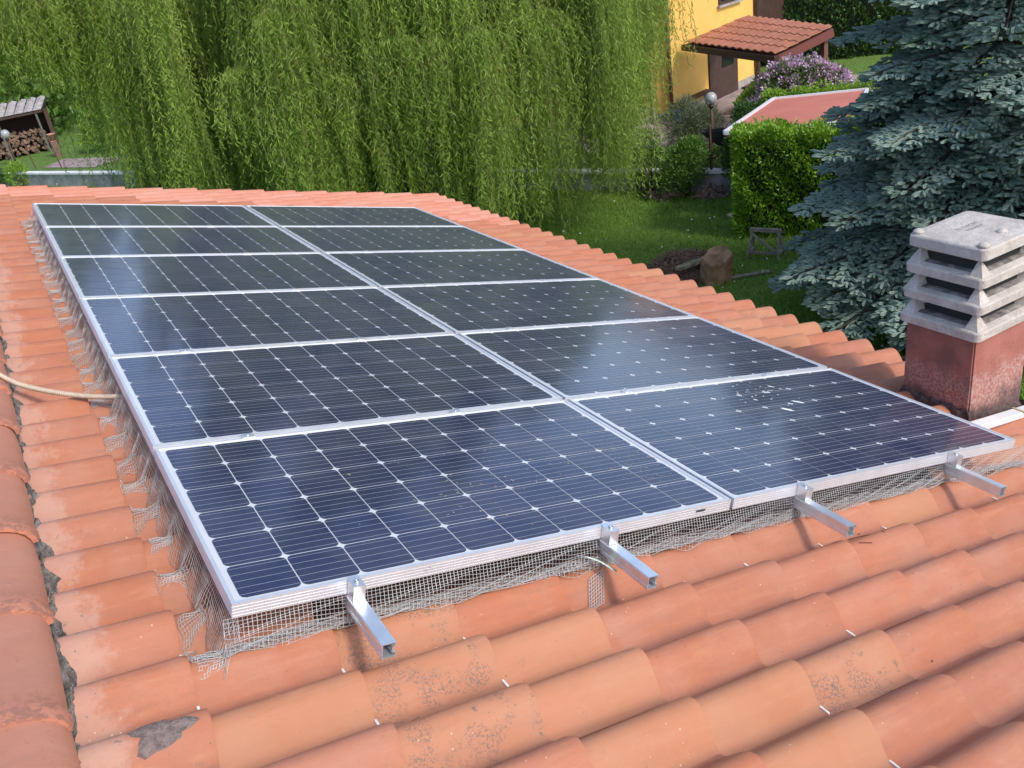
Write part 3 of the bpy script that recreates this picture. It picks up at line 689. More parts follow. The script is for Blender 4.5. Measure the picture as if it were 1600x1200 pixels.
# white metal strip by the chimney
mb = MB(); a = Vector((3.20, .325, -.122)); b = Vector((4.62, .475, -.112)); mb.bar(a, b, .052, .022); mb.bar(a + Vector((0, -.031, -.004)), b + Vector((0, -.031, -.004)), .012, .020)
o = mb.build('trunking_strip', M_WHITEPAINT); o.rotation_euler = (0, AL, 0); tag(o, 'white metal cable trunking running from the panels past the chimney foot', 'trunking')
mb = MB(); p = a.lerp(b, .58); mb.box(p.x-.008, p.x+.008, p.y-.034, p.y+.032, p.z+.011, p.z+.016); mb.build('strap', simple('tan_tie', (.5, .36, .2), .7), o)
# green cable by the second rail
c3 = catm([(1.04, .02, -.10), (1.05, -.015, -.088), (1.075, -.045, -.092), (1.093, -.075, -.10), (1.10, -.09, -.105)], 6)
mb = MB(); mb.tube(c3, .0028, 6); mb.tube([p + Vector((-.008, .003, .002)) for p in c3], .0022, 6, 1); o = mb.build('earth_cable', [M_GREEN, M_WHITEPAINT]); o.rotation_euler = (0, AL, 0)
tag(o, 'thin green earth cable looping out beside the second rail', 'cable')
# dried twig
mb = MB(); u0, v0 = 2.165, -.165
def tw(a, b): mb.bar((a[0], a[1], on_tile(a[0], a[1], .004)), (b[0], b[1], on_tile(b[0], b[1], .004)), .0022)
tw((2.15, -.10), (2.19, -.16)); tw((2.19, -.16), (2.195, -.20)); tw((2.17, -.135), (2.20, -.19)); o = mb.build('dry_twig', simple('twig', (.10, .05, .03), .9)); o.rotation_euler = (0, AL, 0); tag(o, 'small forked dry twig lying on a tile below the third rail', 'twig')

mb = MB(); tw((2.05, -.21), (2.10, -.225))
o = mb.build('dry_twig', bpy.data.materials['twig']); o.rotation_euler = (0, AL, 0); tag(o, 'short straight dry twig lying left of the forked twig', 'twig')
mb = MB(); gr = random.Random(31)
for i in range(420):
    k = gr.randint(-6, 36); u = gr.uniform(-.3, 4.3); v = V0 + k*PITCH - gr.uniform(.088, .128)
    if -.02 < u < 3.3 and 0 < v < 6.05: continue
    if i % 4 == 0: v += gr.uniform(-.05, .05)
    q = gr.uniform(.0012, .0035); z = on_tile(u, v, .001); a_ = gr.uniform(0, 3); du, dv = q*math.cos(a_), q*math.sin(a_)
    mb.add([(u-du*2, v-dv*2, z), (u+dv, v-du, z+q), (u+du*2, v+dv*2, z+.001), (u-dv, v+du, z+q*.6)], [(0, 1, 2, 3)])
o = mb.build('grit', simple('grit', (.16, .11, .075), .95)); o.rotation_euler = (0, AL, 0); tag(o, 'crumbs of dry leaf and grit caught in the tile channels', 'grit', kind='stuff')
# ------------------------------------------------------------------ GROUND
def sheet(name, poly, z, mat, h=None, **kw):
    mb = MB(); mb.add([(x, y, z) for x, y in poly], [tuple(range(len(poly)))])
    if h:
        n = len(poly); mb.add([(x, y, z) for x, y in poly] + [(x, y, z-h) for x, y in poly], [(i, n+i, n+(i+1) % n, (i+1) % n) for i in range(n)])
    return mb.build(name, mat, **kw)
sheet('lawn', [(-250, -250), (250, -250), (250, 250), (-250, 250)], G, M_LAWN, kind='structure')
W0 = Vector((-2.2, 42.0)); W1 = Vector((16.6, 8.4))                       # garden boundary wall line
wd = (W1 - W0).normalized(); wnv = Vector((wd.y, -wd.x)) * -1             # towards the neighbour
if wnv.x < 0: wnv = -wnv
def wl(s, off=0): p = W0 + wd*s + wnv*off; return (p.x, p.y)
WL = (W1 - W0).length
sheet('neighbour_garden', [wl(-30, .1), wl(WL+6, .1), (W1.x+120, W1.y+20), (120, 150), (-60, 150)], PZ, M_LAWN, h=.45, kind='structure')
M_PAVE = simple('porphyry_paving', (.34, .26, .235), .8, n_scale=3, n_amt=.25, bmp=.3, shift=False)
sheet('patio', [(13.4, 18.3), (15.4, 14.6), (18.5, 13.2), (23.5, 15.0), (24.5, 21.5), (18.5, 23), (14.5, 22.0)], PZ+.02, M_PAVE, kind='structure')
sheet('garden_path', [(1.3, 37.6), (2.8, 34.9), (4.2, 35.6), (2.2, 38.8)], PZ+.02, M_PAVE, kind='structure')
M_CONC = simple('concrete_wall', (.30, .29, .27), .9, n_scale=2.5, n_amt=.3, bmp=.5, shift=False); M_COPE = simple('pale_coping', (.78, .76, .72), .8, n_scale=5, n_amt=.12)
wt = empty('garden_wall', (W0.x, W0.y, G)); tag(wt, 'low concrete garden wall with a pale coping along the far side of the lawn', 'wall')
ang = math.atan2(wd.y, wd.x); wt.rotation_euler = (0, 0, ang)
mb = MB(); mb.box(-6, WL+2, -.10, .10, -.2, .44); mb.build('wall_body', M_CONC, wt)
for i in range(20):
    mb = MB(); x0 = -6 + i*(WL+8)/20; mb.box(x0+.006, x0+(WL+8)/20-.006, -.14, .14, .442, .50); mb.build('coping', M_COPE, wt)
M_RUST = simple('rusty_iron', (.10, .05, .035), .7, n_scale=20, n_amt=.3)
def fence_post(x, y, h, label, lean=0):
    mb = MB(); mb.bar((0, 0, 0), (lean, 0, h), .045, .045); mb.bar((0, 0, h*.97), (.14, 0, h*.99), .02, .02); o = mb.build('fence_post', M_RUST); o.location = (x, y, PZ+.10)
    tag(o, label, 'post', 'iron fence posts on the garden wall')
fence_post(12.70, 15.35, 1.05, 'iron post on the garden wall just right of the willow')
fence_post(13.62, 13.72, 1.0, 'iron post on the garden wall between the round shrub and the dark shrub')
fence_post(1.03, 37.1, 1.15, 'left one of two iron posts on the wall in front of the woodshed', -.1)
fence_post(1.82, 35.7, 1.25, 'right one of two iron posts on the wall in front of the woodshed', -.1)
o = MB(); o.box(-.10, .10, -.10, .10, 0, .02); o.lathe([(.0, .02), (.10, .02), (.15, .26), (.17, .27), (.17, .31), (.14, .31), (.12, .10), (0, .10)], (0, 0, 0), 12)
o = o.build('flower_pot', simple('terracotta_pot', (.48, .24, .16), .8, n_scale=8)); o.location = (2.08, 39.9, PZ+.62); tag(o, 'terracotta flower pot on a low pillar beside the woodshed', 'flower pot')
mb = MB(); mb.box(-.12, .12, -.12, .12, -.1, .62); o = mb.build('brick_pillar', simple('pillar', (.20, .12, .09), .9, n_scale=10)); o.location = (2.08, 39.9, PZ); tag(o, 'small dark pillar under the terracotta pot by the woodshed', 'pillar')
# white quarry stones below the wall at the left
V2 = []
def rock_mb(mb, c, s, seed, mi=0):
    r = random.Random(seed); bm = bmesh.new(); bmesh.ops.create_icosphere(bm, subdivisions=1, radius=1)
    vs = [Vector(c) + Vector((v.co.x*s[0], v.co.y*s[1], v.co.z*s[2])) * r.uniform(.75, 1.15) for v in bm.verts]; mb.add(vs, [[v.index for v in f.verts] for f in bm.faces], mi); bm.free()
for i, (x, y, s) in enumerate(((1.20, 37.2, .20), (1.50, 36.7, .15), (1.72, 36.2, .12), (1.98, 35.6, .10))):
    mb = MB(); rock_mb(mb, (0, 0, 0), (s*1.2, s, s*.8), i); o = mb.build('stone', simple('white_stone', (.70, .66, .62), .9, n_scale=9) if i == 0 else bpy.data.materials['white_stone']); o.location = (x-.45, y-.3, G+s*.6)
    tag(o, ('largest white stone, leftmost at the foot of the far wall', 'second white stone from the left at the foot of the far wall', 'third white stone from the left at the foot of the far wall', 'smallest white stone, rightmost at the foot of the far wall')[i], 'stone', 'pale stones below the wall')
mb = MB(); rock_mb(mb, (0, 0, 0), (.17, .10, .09), 12); o = mb.build('stone', simple('sandstone', (.48, .38, .24), .9, n_scale=9)); o.location = (12.5, 11.85, G+.05); tag(o, 'yellowish stone lying on the lawn beside the laurel hedge', 'stone')

# lawn blades
def blades(n, fx, h, w, mat, name, z, **kw):
    P = fx(n); P = np.c_[P, np.full(len(P), z)]; D = rng.normal(size=P.shape)*.45; D[:, 2] = 1
    V, F = leaf_geo(P, D, h*rng.uniform(.5, 1.3, len(P)), w); return np_mesh(name, V, F, mat, tint=np.clip(rng.normal(.45, .22, len(P)) + .25*np.sin(P[:, 0]*1.7)*np.sin(P[:, 1]*1.3), 0, 1), kind='stuff', **kw)
def fx(n):
    a = R(1)*rng.uniform(22, 62, n); d = rng.uniform(8.5, 23, n)**1.0; P = np.c_[-.12 + d*np.sin(a), -1.9 + d*np.cos(a)]
    side = (P - np.array(W0)) @ np.array(wnv); return P[(side < -.12) & (P[:, 0] > 5.3)]
blades(120000, fx, .085, .014, M_GRASSB, 'grass', G, label='short lawn grass with clover between the house and the garden wall', cat='grass')
# clover and daisy flecks
P = fx(320); P = P[(P[:, 0] > 8)]; V, F = leaf_geo(np.c_[P, np.full(len(P), G+.06)], np.c_[rng.normal(size=(len(P), 2)), np.full(len(P), .2)], .045, .04)
np_mesh('daisies', V, F, simple('daisy', (.75, .75, .68), .8), kind='stuff', label='tiny white daisies dotted over the lawn', cat='flowers')

# ------------------------------------------------------------------ FOLIAGE BUILDERS
def blob_points(n, centres, radii, shell=.55):
    """points near the surface of a union of ellipsoids, with outward directions"""
    centres = np.array(centres, float); radii = np.array(radii, float); k = rng.choice(len(centres), n, p=(radii.prod(1)**.67)/(radii.prod(1)**.67).sum())
    d = nrm(rng.normal(size=(n, 3))); d[:, 2] = np.where(d[:, 2] < -.55, -d[:, 2], d[:, 2]); r = 1 - (1-shell)*rng.random(n)**2
    lump = 1 + .10*np.sin(d[:, 0]*7 + k*2)*np.sin(d[:, 1]*8+k) + .07*np.sin(d[:, 2]*15 + k*1.3)
    return centres[k] + d*radii[k]*(r*lump)[:, None], d
def bush(name, label, cat, base, centres, radii, n, L, Wd, mat, group=None, stems=5, shell=.5, droop=0.0, trunk_mat=None):
    t = empty(name, base); tag(t, label, cat, group)
    P, D = blob_points(n, centres, radii, shell); D = D + rng.normal(size=D.shape)*.6 + np.array([0, 0, .35-droop])
    V, F = leaf_geo(P, D, L*rng.uniform(.7, 1.25, n), Wd*rng.uniform(.8, 1.2, n))
    np_mesh('foliage', V, F, mat, t, tint=np.clip(rng.normal(.45, .25, n) + .15*np.sin(P[:, 0]*5)*np.sin(P[:, 2]*6), 0, 1))
    mb = MB(); r = random.Random(len(label)); cs = np.array(centres)
    for i in range(stems):
        c = cs[i % len(cs)]; q = Vector(c) + Vector((r.uniform(-.3, .3), r.uniform(-.3, .3), .1))*float(np.array(radii)[i % len(cs)][0]); s = Vector((q.x*.25, q.y*.25, -.05))
        mb.tube([s, s.lerp(q, .5) + Vector((0, 0, .05)), q], [.03, .022, .01], 6)
    mb.build('stem', trunk_mat or M_BARK, t); return t
def laurel_hedge(a, b, depth, h, n, label, name='laurel_hedge', L=.085, Wd=.038, mat=None, inside=(0, 1)):
    a = Vector(a); b = Vector(b); d = (b-a); Ln = d.length; d.normalize(); nv = Vector((-d.y, d.x))
    if nv.dot(Vector((.6, .8))) < 0: nv = -nv
    t = empty(name, (a.x, a.y, G)); tag(t, label, 'hedge')
    s = rng.random(n)*Ln; face = rng.random(n); dep = np.where(face < .55, rng.random(n)**2*.25, rng.random(n)*depth); z = np.where(face < .55, rng.random(n)*h, h - rng.random(n)**2*.25)
    endf = face > .85; s = np.where(endf, rng.random(n)**2*.3, s); z = np.where(endf, rng.random(n)*h, z)
    lump = .07*np.sin(s*3.1)*np.sin(z*4) + .05*np.sin(s*9+z*7)
    P = np.c_[d.x*s + nv.x*(dep-lump), d.y*s + nv.y*(dep-lump), z + lump]
    D = np.c_[-nv.x*np.ones(n), -nv.y*np.ones(n), np.zeros(n)]*np.where(face < .55, .7, .1)[:, None] + np.where(endf, 1, 0)[:, None]*np.array([-d.x, -d.y, 0]) + np.array([0, 0, .5]) + rng.normal(size=(n, 3))*.55
    tint = np.clip(.30 + .45*(z/h)**2*rng.random(n) + rng.normal(0, .16, n), 0, 1)          # young pale shoots on top
    ks = int(Ln*14); sp_ = np.repeat(rng.random(ks)*Ln, 9); dp_ = np.repeat(rng.random(ks)*depth, 9); hh_ = np.tile(np.linspace(0, .20, 9), ks)*np.repeat(rng.uniform(.3, 1.2, ks), 9)
    P2 = np.c_[d.x*sp_ + nv.x*dp_, d.y*sp_ + nv.y*dp_, h - .06 + hh_]; P = np.r_[P, P2]; D = np.r_[D, rng.normal(size=P2.shape)*.6 + np.array([0, 0, .7])]; tint = np.r_[tint, np.clip(rng.normal(.85, .1, len(P2)), 0, 1)]; n = len(P)
    V, F = leaf_geo(P, D, L*rng.uniform(.7, 1.3, n), Wd*rng.uniform(.8, 1.2, n)); np_mesh('foliage', V, F, mat or M_LAUREL, t, tint=tint)
    mb = MB(); r = random.Random(2)
    for i in range(int(Ln*3)):
        x = r.uniform(.2, Ln-.1); y = r.uniform(.3, depth-.2); p = d*x + nv*y
        q = [Vector((p.x + r.uniform(-.1, .1), p.y + r.uniform(-.1, .1), z_)) for z_ in (0, h*.4, h*.85)]; mb.tube(q, [.03, .022, .01], 5)
    mb.build('stem', M_BARK, t)
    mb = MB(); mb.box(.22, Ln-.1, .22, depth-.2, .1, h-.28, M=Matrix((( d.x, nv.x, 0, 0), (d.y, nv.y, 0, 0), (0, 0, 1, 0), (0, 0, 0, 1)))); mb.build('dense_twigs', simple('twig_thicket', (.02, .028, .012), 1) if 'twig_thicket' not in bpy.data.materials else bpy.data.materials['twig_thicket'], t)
    return t

# ------------------------------------------------------------------ WEEPING WILLOWS
def willow(base, R0, top, ncasc, label, seed, lift, trunk_r, extra=()):
    global rng
    rng = np.random.default_rng(seed); rnd = random.Random(seed)
    t = empty('weeping_willow', base); tag(t, label, 'tree')
    mb = MB(); h0 = top*.24
    mb.tube([(0, 0, -.1), (.05, 0, h0*.5), (-.1, .1, h0)], [trunk_r*1.3, trunk_r, trunk_r*.9], 10)
    limbs = []
    for i in range(9):
        a = 2*PI*i/9 + rnd.uniform(-.3, .3); rr_ = R0*rnd.uniform(.35, .75); zt_ = top*rnd.uniform(.55, .9)
        q = catm([(-.1, .1, h0*.9), (math.cos(a)*rr_*.35, math.sin(a)*rr_*.35, h0 + (zt_-h0)*.45), (math.cos(a)*rr_*.75, math.sin(a)*rr_*.75, h0 + (zt_-h0)*.85), (math.cos(a)*rr_, math.sin(a)*rr_, zt_)], 5)
        mb.tube(q, [trunk_r*.62*(1-.8*k/(len(q)-1)) for k in range(len(q))], 7); limbs.append(q)
    # cascades: an arching bough and the strands that hang from its end
    Ps = []; Ds = []; Ls = []; Ts = []; SV = []
    casc = list(extra)
    for i in range(ncasc):
        a = rnd.uniform(0, 2*PI); q = math.sqrt(rnd.uniform(.12, 1.0)); rr_ = R0*q; zt_ = top*(1 - .50*q**2.4)*rnd.uniform(.70, 1.03)
        casc.append((math.cos(a)*rr_, math.sin(a)*rr_, max(zt_, 5.2 + rnd.uniform(0, 1.2)), None))
    for i in range(int(ncasc*.36)):
        a = math.atan2(-1.9 - base[1], -.12 - base[0]) + rnd.uniform(-1.5, 1.5); q = rnd.uniform(.93, 1.10)
        z_ = rnd.uniform(4.0, 6.6); casc.append((math.cos(a)*R0*q, math.sin(a)*R0*q, z_ if lift(math.cos(a)*R0*q, 0) < 1 else 6.6, None if rnd.random() < .6 else max(z_ - rnd.uniform(1.6, 3.0), lift(math.cos(a)*R0*q, 0))))
    # reject the far side of the crown to save geometry: keep part of it
    cdir = Vector((-.12 - base[0], -1.9 - base[1])).normalized()
    for (x, y, z, zb) in casc:
        far = (x*cdir.x + y*cdir.y) < -R0*.45
        if far and rnd.random() < .6: continue
        a = math.atan2(y, x); o = Vector((x, y, z)); inn = Vector((x*.35, y*.35, z*.75 + .3)); mb.tube(catm([inn, inn.lerp(o, .6) + Vector((0, 0, .45)), o], 5), [.05-.004*k for k in range(11)], 5)
        vis = (x*cdir.x + y*cdir.y) > -R0*.25; ns = rnd.randint(70, 100) if vis else rnd.randint(18, 26); spread = rnd.uniform(.28, .62); ct = rnd.uniform(-.26, .26)
        for s in range(ns):
            b = a + rnd.gauss(0, .9); l0 = abs(rnd.gauss(0, .6))*spread; st = o + Vector((math.cos(b)*l0*.3, math.sin(b)*l0*.3, .05 - l0*.1))
            zend = (lift(x, y) if zb is None else zb) + abs(rnd.gauss(0, .55)); zend = min(zend, z - .8); drop = (z - zend)*(rnd.uniform(.30, 1.0)**.8)
            n = max(int(drop/.040), 6); tt = np.linspace(0, 1, n)
            out = l0 + .10; sway = rnd.gauss(0, .26)
            px = st.x + math.cos(b)*out*(1 - np.exp(-tt*5)) + sway*tt**2 + (.03 + .03*tt)*np.sin(tt*9 + s*1.7); py = st.y + math.sin(b)*out*(1 - np.exp(-tt*5)) + sway*.6*tt**2 + (.03 + .03*tt)*np.cos(tt*8 + s*1.3)
            pz = st.z + .16*np.sin(np.minimum(tt*6, PI)) - tt*drop
            P = np.c_[px, py, pz]; Ps.append(P); D = np.c_[rng.normal(size=(n, 2))*.62, -np.ones(n)*.9 + rng.random(n)*.35]
            Ds.append(D); Ls.append(rng.uniform(.075, .15, n)); Ts.append(np.clip(rng.normal(.42 + ct + .1*rnd.gauss(0, 1), .13, n), 0, 1))
            if s % 3 == 0: SV.append(P[::max(1, n//8)])
    P = np.concatenate(Ps); V, F = leaf_geo(P, np.concatenate(Ds), np.concatenate(Ls), .0185)
    np_mesh('crown', V, F, M_WILLOW, t, tint=np.concatenate(Ts))
    # bare withies of the strands
    vs = []; fs = []; b = 0
    for P in SV:
        k = len(P); w = .004; vs += [P + np.array([w, 0, 0]), P + np.array([-w*.5, w*.8, 0]), P + np.array([-w*.5, -w*.8, 0])]
        for i in range(k-1): fs += [(b+i, b+i+1, b+k+i+1, b+k+i), (b+k+i, b+k+i+1, b+2*k+i+1, b+2*k+i), (b+2*k+i, b+2*k+i+1, b+i+1, b+i)]
        b += 3*k
    np_mesh('withies', np.concatenate(vs), np.array(fs), simple('yellow_withy', (.20, .19, .06), .7) if 'yellow_withy' not in bpy.data.materials else bpy.data.materials['yellow_withy'], t)
    mb.build('trunk', M_BARK, t); print('willow leaves', len(F), flush=True); return t
WX = [(5.0, -1.2, 6.8, 1.7), (4.6, -2.6, 6.4, .9), (3.8, -2.8, 7.0, .4), (5.1, -.4, 7.2, 1.5), (4.3, -2.2, 7.6, .9), (4.9, -1.9, 6.9, 1.6), (3.3, -3.3, 6.6, .3), (2.6, -3.8, 6.9, .25), (1.6, -4.3, 6.6, .2), (.4, -4.6, 6.9, .2), (-1.0, -4.7, 6.7, .2), (-2.2, -4.4, 6.8, .2)]
willow((8.6, 18.2, G), 5.1, 13.6, 82, 'large weeping willow in front of the yellow house, dark trunk in the middle', 21, lambda x, y: .35, .34, extra=WX)
willow((4.2, 21.8, G), 3.9, 11.0, 62, 'smaller weeping willow at the left with a leaning forked trunk', 33, lambda x, y: .25 + 3.9*max(0, min(1, (-x-1.5)/.8)), .24)

# ------------------------------------------------------------------ BLUE SPRUCE
def spruce(base, H, RB, label):
    global rng
    rng = np.random.default_rng(5); rnd = random.Random(8); t = empty('blue_spruce', base); tag(t, label, 'tree')
    mb = MB(); mb.tube([(0, 0, -.1), (0, 0, H*.5), (0, 0, H)], [.17, .10, .015], 9); mb.build('trunk', M_BARK, t)
    br = MB(); TP = []; TD = []; TL = []; TT = []
    z = .45; cdir = math.atan2(-1.9 - base[1], -.12 - base[0])
    while z < H - .25:
        Rz = RB*(1 - z/H)**.85; nb = max(5, int(12 - z*.6)); a0 = rnd.uniform(0, 6)
        for i in range(nb):
            a = a0 + 2*PI*i/nb + rnd.uniform(-.2, .2)
            da = abs((a - cdir + PI) % (2*PI) - PI)
            if da > 2.2 and rnd.random() < .5: continue
            Lb = Rz*rnd.uniform(.72, 1.15); ca, sa = math.cos(a), math.sin(a); zz = z + rnd.uniform(-.15, .15)
            dr = .20*Lb*rnd.uniform(.5, 1.3)
            pts = [Vector((ca*Lb*s, sa*Lb*s, zz + .10*Lb*math.sin(s*2.2) - dr*s**1.6 + .10*Lb*max(0, s-.7))) for s in np.linspace(0, 1, 9)]
            br.tube(pts, [.028*(1-.8*k/8) + .004 for k in range(9)], 4, cap=False)
            tn = rnd.gauss(.45, .16)
            ns = max(4, int(Lb*.98/.13))
            for s in range(ns):
                f = .22 + .80*s/ns
                if f > 1: f = 1
                k = min(int(f*8), 7); c = pts[k].lerp(pts[k+1], f*8-k); ln = (Lb*(1-f)*.52 + .16)*rnd.uniform(.75, 1.2)
                for sd in (-1, 1):
                    an = a + sd*rnd.uniform(.65, 1.0); d = Vector((math.cos(an), math.sin(an), -.12 + rnd.uniform(-.12, .12)))
                    m = max(1, int(ln/.11))
                    for q in range(m):
                        g = (q+.6)/m; bp = c + d*ln*g - Vector((0, 0, .12*ln*g*g))
                        if f*Lb + ln*g < Lb*.30: continue
                        for sd2 in ((-1, 1) if q < m-1 else (-1, 0, 1)):
                            aa = an + sd2*rnd.uniform(.45, .9); up = rnd.uniform(-.35, .25)
                            TP.append((bp.x, bp.y, bp.z)); TD.append((math.cos(aa), math.sin(aa), up)); TL.append(rnd.uniform(.10, .17)); TT.append(min(1, max(0, tn + .25*(g-.5) + rnd.gauss(0, .12))))
            TP.append(tuple(pts[-1])); TD.append((ca, sa, .1)); TL.append(.16); TT.append(tn+.1)
        z += .23 + .012*z
    TP = np.array(TP); TD = nrm(np.array(TD)); TL = np.array(TL)[:, None]; n = len(TP); print('spruce twigs', n)
    # each shoot: a brush of needles = toothed star section, tapering
    X = nrm(np.cross(TD, np.array([.1, .2, 1.0]))); Y = np.cross(TD, X); K = 8; rings = []
    for s, r in ((0.0, .55), (.45, 1.0), (.85, .75), (1.06, .12)):
        ring = []
        for j in range(K):
            a = 2*PI*j/K + s*.9; q = r*(.024 if j % 2 == 0 else .014) * rng.uniform(.8, 1.2, (n, 1)); ring.append(TP + TD*(TL*s + (0.010 if j % 2 == 0 else -.004)) + (X*math.cos(a) + Y*math.sin(a))*q)
        rings.append(np.stack(ring, 1))
    V = np.stack(rings, 1); idx = np.arange(n*4*K).reshape(n, 4, K); Fs = []
    for i in range(3):
        for j in range(K): Fs.append(np.stack([idx[:, i, j], idx[:, i, (j+1) % K], idx[:, i+1, (j+1) % K], idx[:, i+1, j]], -1))
    F = np.stack(Fs, 1).reshape(-1, 4); np_mesh('needles', V.reshape(-1, 3), F, M_SPRUCE, t, tint=np.repeat(np.array(TT), 24))
    br.build('branches', M_TWIG, t, kind='stuff'); return t
spruce((11.5, 5.5, G), 9.3, 2.95, 'tall blue spruce with layered silvery branches behind the chimney')

# ------------------------------------------------------------------ HEDGES AND SHRUBS
rng = np.random.default_rng(77)
laurel_hedge((11.62, 10.85), (14.6, 7.2), .80, 1.98, 24000, 'dense bright green laurel hedge block between the lawn and the blue spruce')
laurel_hedge((15.15, 13.6), (17.9, 11.2), .5, 1.80, 9000, 'low clipped yellow green hedge behind the flat red roof', mat=M_BRIGHT)
p0 = wl(13.5, -1.0); p1 = wl(26.5, -1.0)
laurel_hedge(p0, p1, .9, 2.7, 20000, 'added dark foliage behind the willows, standing in for shade inside their crowns', name='crown_shade_hedge', L=.14, Wd=.08, mat=M_IVY)  # added backing: its dark leaves stand in for shade within the willow crowns
# ivy wall far right
t = laurel_hedge((23.2, 24.5), (30.5, 17.0), 1.2, 4.8, 26000, 'tall dark ivy covered hedge behind the veranda', name='ivy_hedge', L=.13, Wd=.10, mat=M_IVY)
def B(*a, **k): return bush(*a, **k)
B('shrub', 'round dark green shrub in front of the garden wall', 'shrub', (13.05, 13.95, G), [(0, 0, .62), (.1, -.1, .95), (-.2, .1, .4)], [(.50, .50, .5), (.36, .36, .36), (.45, .45, .4)], 5000, .085, .034, M_SHRUB)
B('shrub', 'dark shrub between the round shrub and the laurel hedge', 'shrub', (14.0, 13.15, G), [(0, 0, .7), (.2, 0, 1.35)], [(.42, .42, .75), (.35, .35, .55)], 5200, .08, .034, M_IVY)
B('sapling', 'thin multi stemmed sapling in front of the garden wall beside the willow', 'sapling', (12.75, 14.8, G), [(0, 0, 1.05), (-.2, .1, .8), (.15, 0, .75)], [(.28, .28, .42), (.22, .22, .3), (.2, .2, .3)], 1800, .07, .028, M_SHRUB, stems=9, shell=.2)
B('rosemary_bush', 'grey green feathery bush below the garden lamp', 'bush', (14.95, 15.95, PZ), [(-.1, 0, .62), (.3, -.2, .5), (0, 0, .3)], [(.55, .55, .60), (.45, .45, .5), (.5, .5, .35)], 6500, .16, .014, M_GREY, shell=.3)
B('shrub', 'leafy green shrub right of the garden lamp, beside the white edged roof', 'shrub', (16.2, 14.9, PZ), [(0, 0, .7), (.6, .2, 1.0), (.1, -.6, .5), (-.3, -.5, .25)], [(.6, .6, .6), (.55, .55, .45), (.5, .5, .5), (.5, .5, .35)], 8000, .10, .035, M_BRIGHT)
B('shrub', 'low dark shrubs on the flower bed behind the wall', 'shrub', (13.7, 15.0, PZ), [(0, 0, .15), (.7, -.9, .15), (-.4, .7, .12)], [(.45, .6, .28), (.5, .6, .3), (.3, .4, .2)], 3500, .07, .03, M_SHRUB)
B('shrub', 'small weedy plant at the foot of the wall behind the sapling', 'plant', (12.55, 15.0, G), [(0, 0, .22)], [(.22, .22, .3)], 500, .07, .03, M_SHRUB, stems=3)
RHC = [(0, 0, .95), (.65, -.55, .9), (-.35, .3, .6), (.3, -.3, 1.25)]; RHR = [(.75, .75, .8), (.65, .65, .65), (.6, .6, .5), (.65, .65, .55)]
t = B('rhododendron', 'large rhododendron covered in pink and purple flowers by the veranda', 'flowering bush', (16.35, 14.05, PZ+.15), RHC, RHR, 9000, .11, .035, M_RHODO_L)
Pf, Df = blob_points(420, RHC, [tuple(q*1.05 for q in r_) for r_ in RHR], .95)
P = np.repeat(Pf, 16, 0) + rng.normal(size=(420*16, 3))*.035; D = P - np.repeat(Pf, 16, 0) + np.repeat(Df, 16, 0)*.03; V, F = leaf_geo(P, D, .06, .05)
np_mesh('flowers', V, F, M_RHODO_F, t, tint=np.repeat(np.clip(rng.normal(.5, .3, 420), 0, 1), 16))
B('shrub', 'bright green bushes behind the woodshed at the left edge', 'bush', (1.0, 52.0, PZ), [(-2, 0, 1.6), (.5, 1, 2.2), (2.8, 1.5, 1.7), (-.8, -1, 1.0), (2.2, -1, 1.0)], [(1.8, 1.5, 1.8), (1.9, 1.5, 1.9), (1.7, 1.5, 1.6), (1.6, 1.2, 1.1), (1.6, 1.2, 1.1)], 14000, .22, .11, M_BRIGHT)
B('shrub', 'bright leafy bush between the woodshed and the left willow', 'bush', (4.1, 38.6, PZ), [(0, 0, 1.0), (1.1, -.8, .9), (-.3, .3, .5)], [(.9, .9, .8), (.9, .9, .8), (.8, .8, .6)], 6500, .14, .05, M_BRIGHT)
B('plant', 'small yellow green leafy plant in front of the far wall at the left edge', 'plant', (.35, 37.0, G), [(0, 0, .35)], [(.4, .4, .5)], 700, .14, .05, M_BRIGHT, stems=3)
B('plant', 'dark low bush at the left edge in front of the far wall', 'plant', (-.5, 38.0, G), [(0, 0, .3)], [(.6, .6, .4)], 900, .12, .06, M_IVY, stems=3)
# woods behind everything
n = 60000; s = rng.random(n); az = np.radians(-40 + 115*s); d = 50 + 12*rng.random(n) + 5*np.sin(s*30); z = rng.random(n)**.8*(7.5 + 1.5*np.sin(s*41) + 1.0*np.sin(s*97)) + PZ
d = d + (z - PZ)*.5
P = np.c_[d*np.sin(az), d*np.cos(az), z]; V, F = leaf_geo(P, rng.normal(size=(n, 3)) + np.array([0, 0, .4]), .55, .38)
np_mesh('far_woods', V, F, M_WOODS, tint=np.clip(.4 + .3*np.sin(s*60)*np.sin(z) + rng.normal(0, .2, n), 0, 1), kind='stuff', label='dark green woods closing off the gardens', cat='woods')
# rising ground closing the view behind the woods
mb = MB(); m = 40; vs = []
for i in range(m+1):
    az_ = R(-60 + 150*i/m)
    for rr_, zz in ((54, PZ-.4), (62, 0.5), (85, 4.5), (150, 12.0)): vs.append((rr_*math.sin(az_), rr_*math.cos(az_), zz + 1.0*math.sin(i*.9)*(zz > 0)))
mb.add(vs, [(i*4+j, (i+1)*4+j, (i+1)*4+j+1, i*4+j+1) for i in range(m) for j in range(3)], 0, True); mb.build('hillside', simple('hill_undergrowth', (.035, .06, .018), .95, n_scale=.4, n_amt=.5, shift=False), kind='structure')

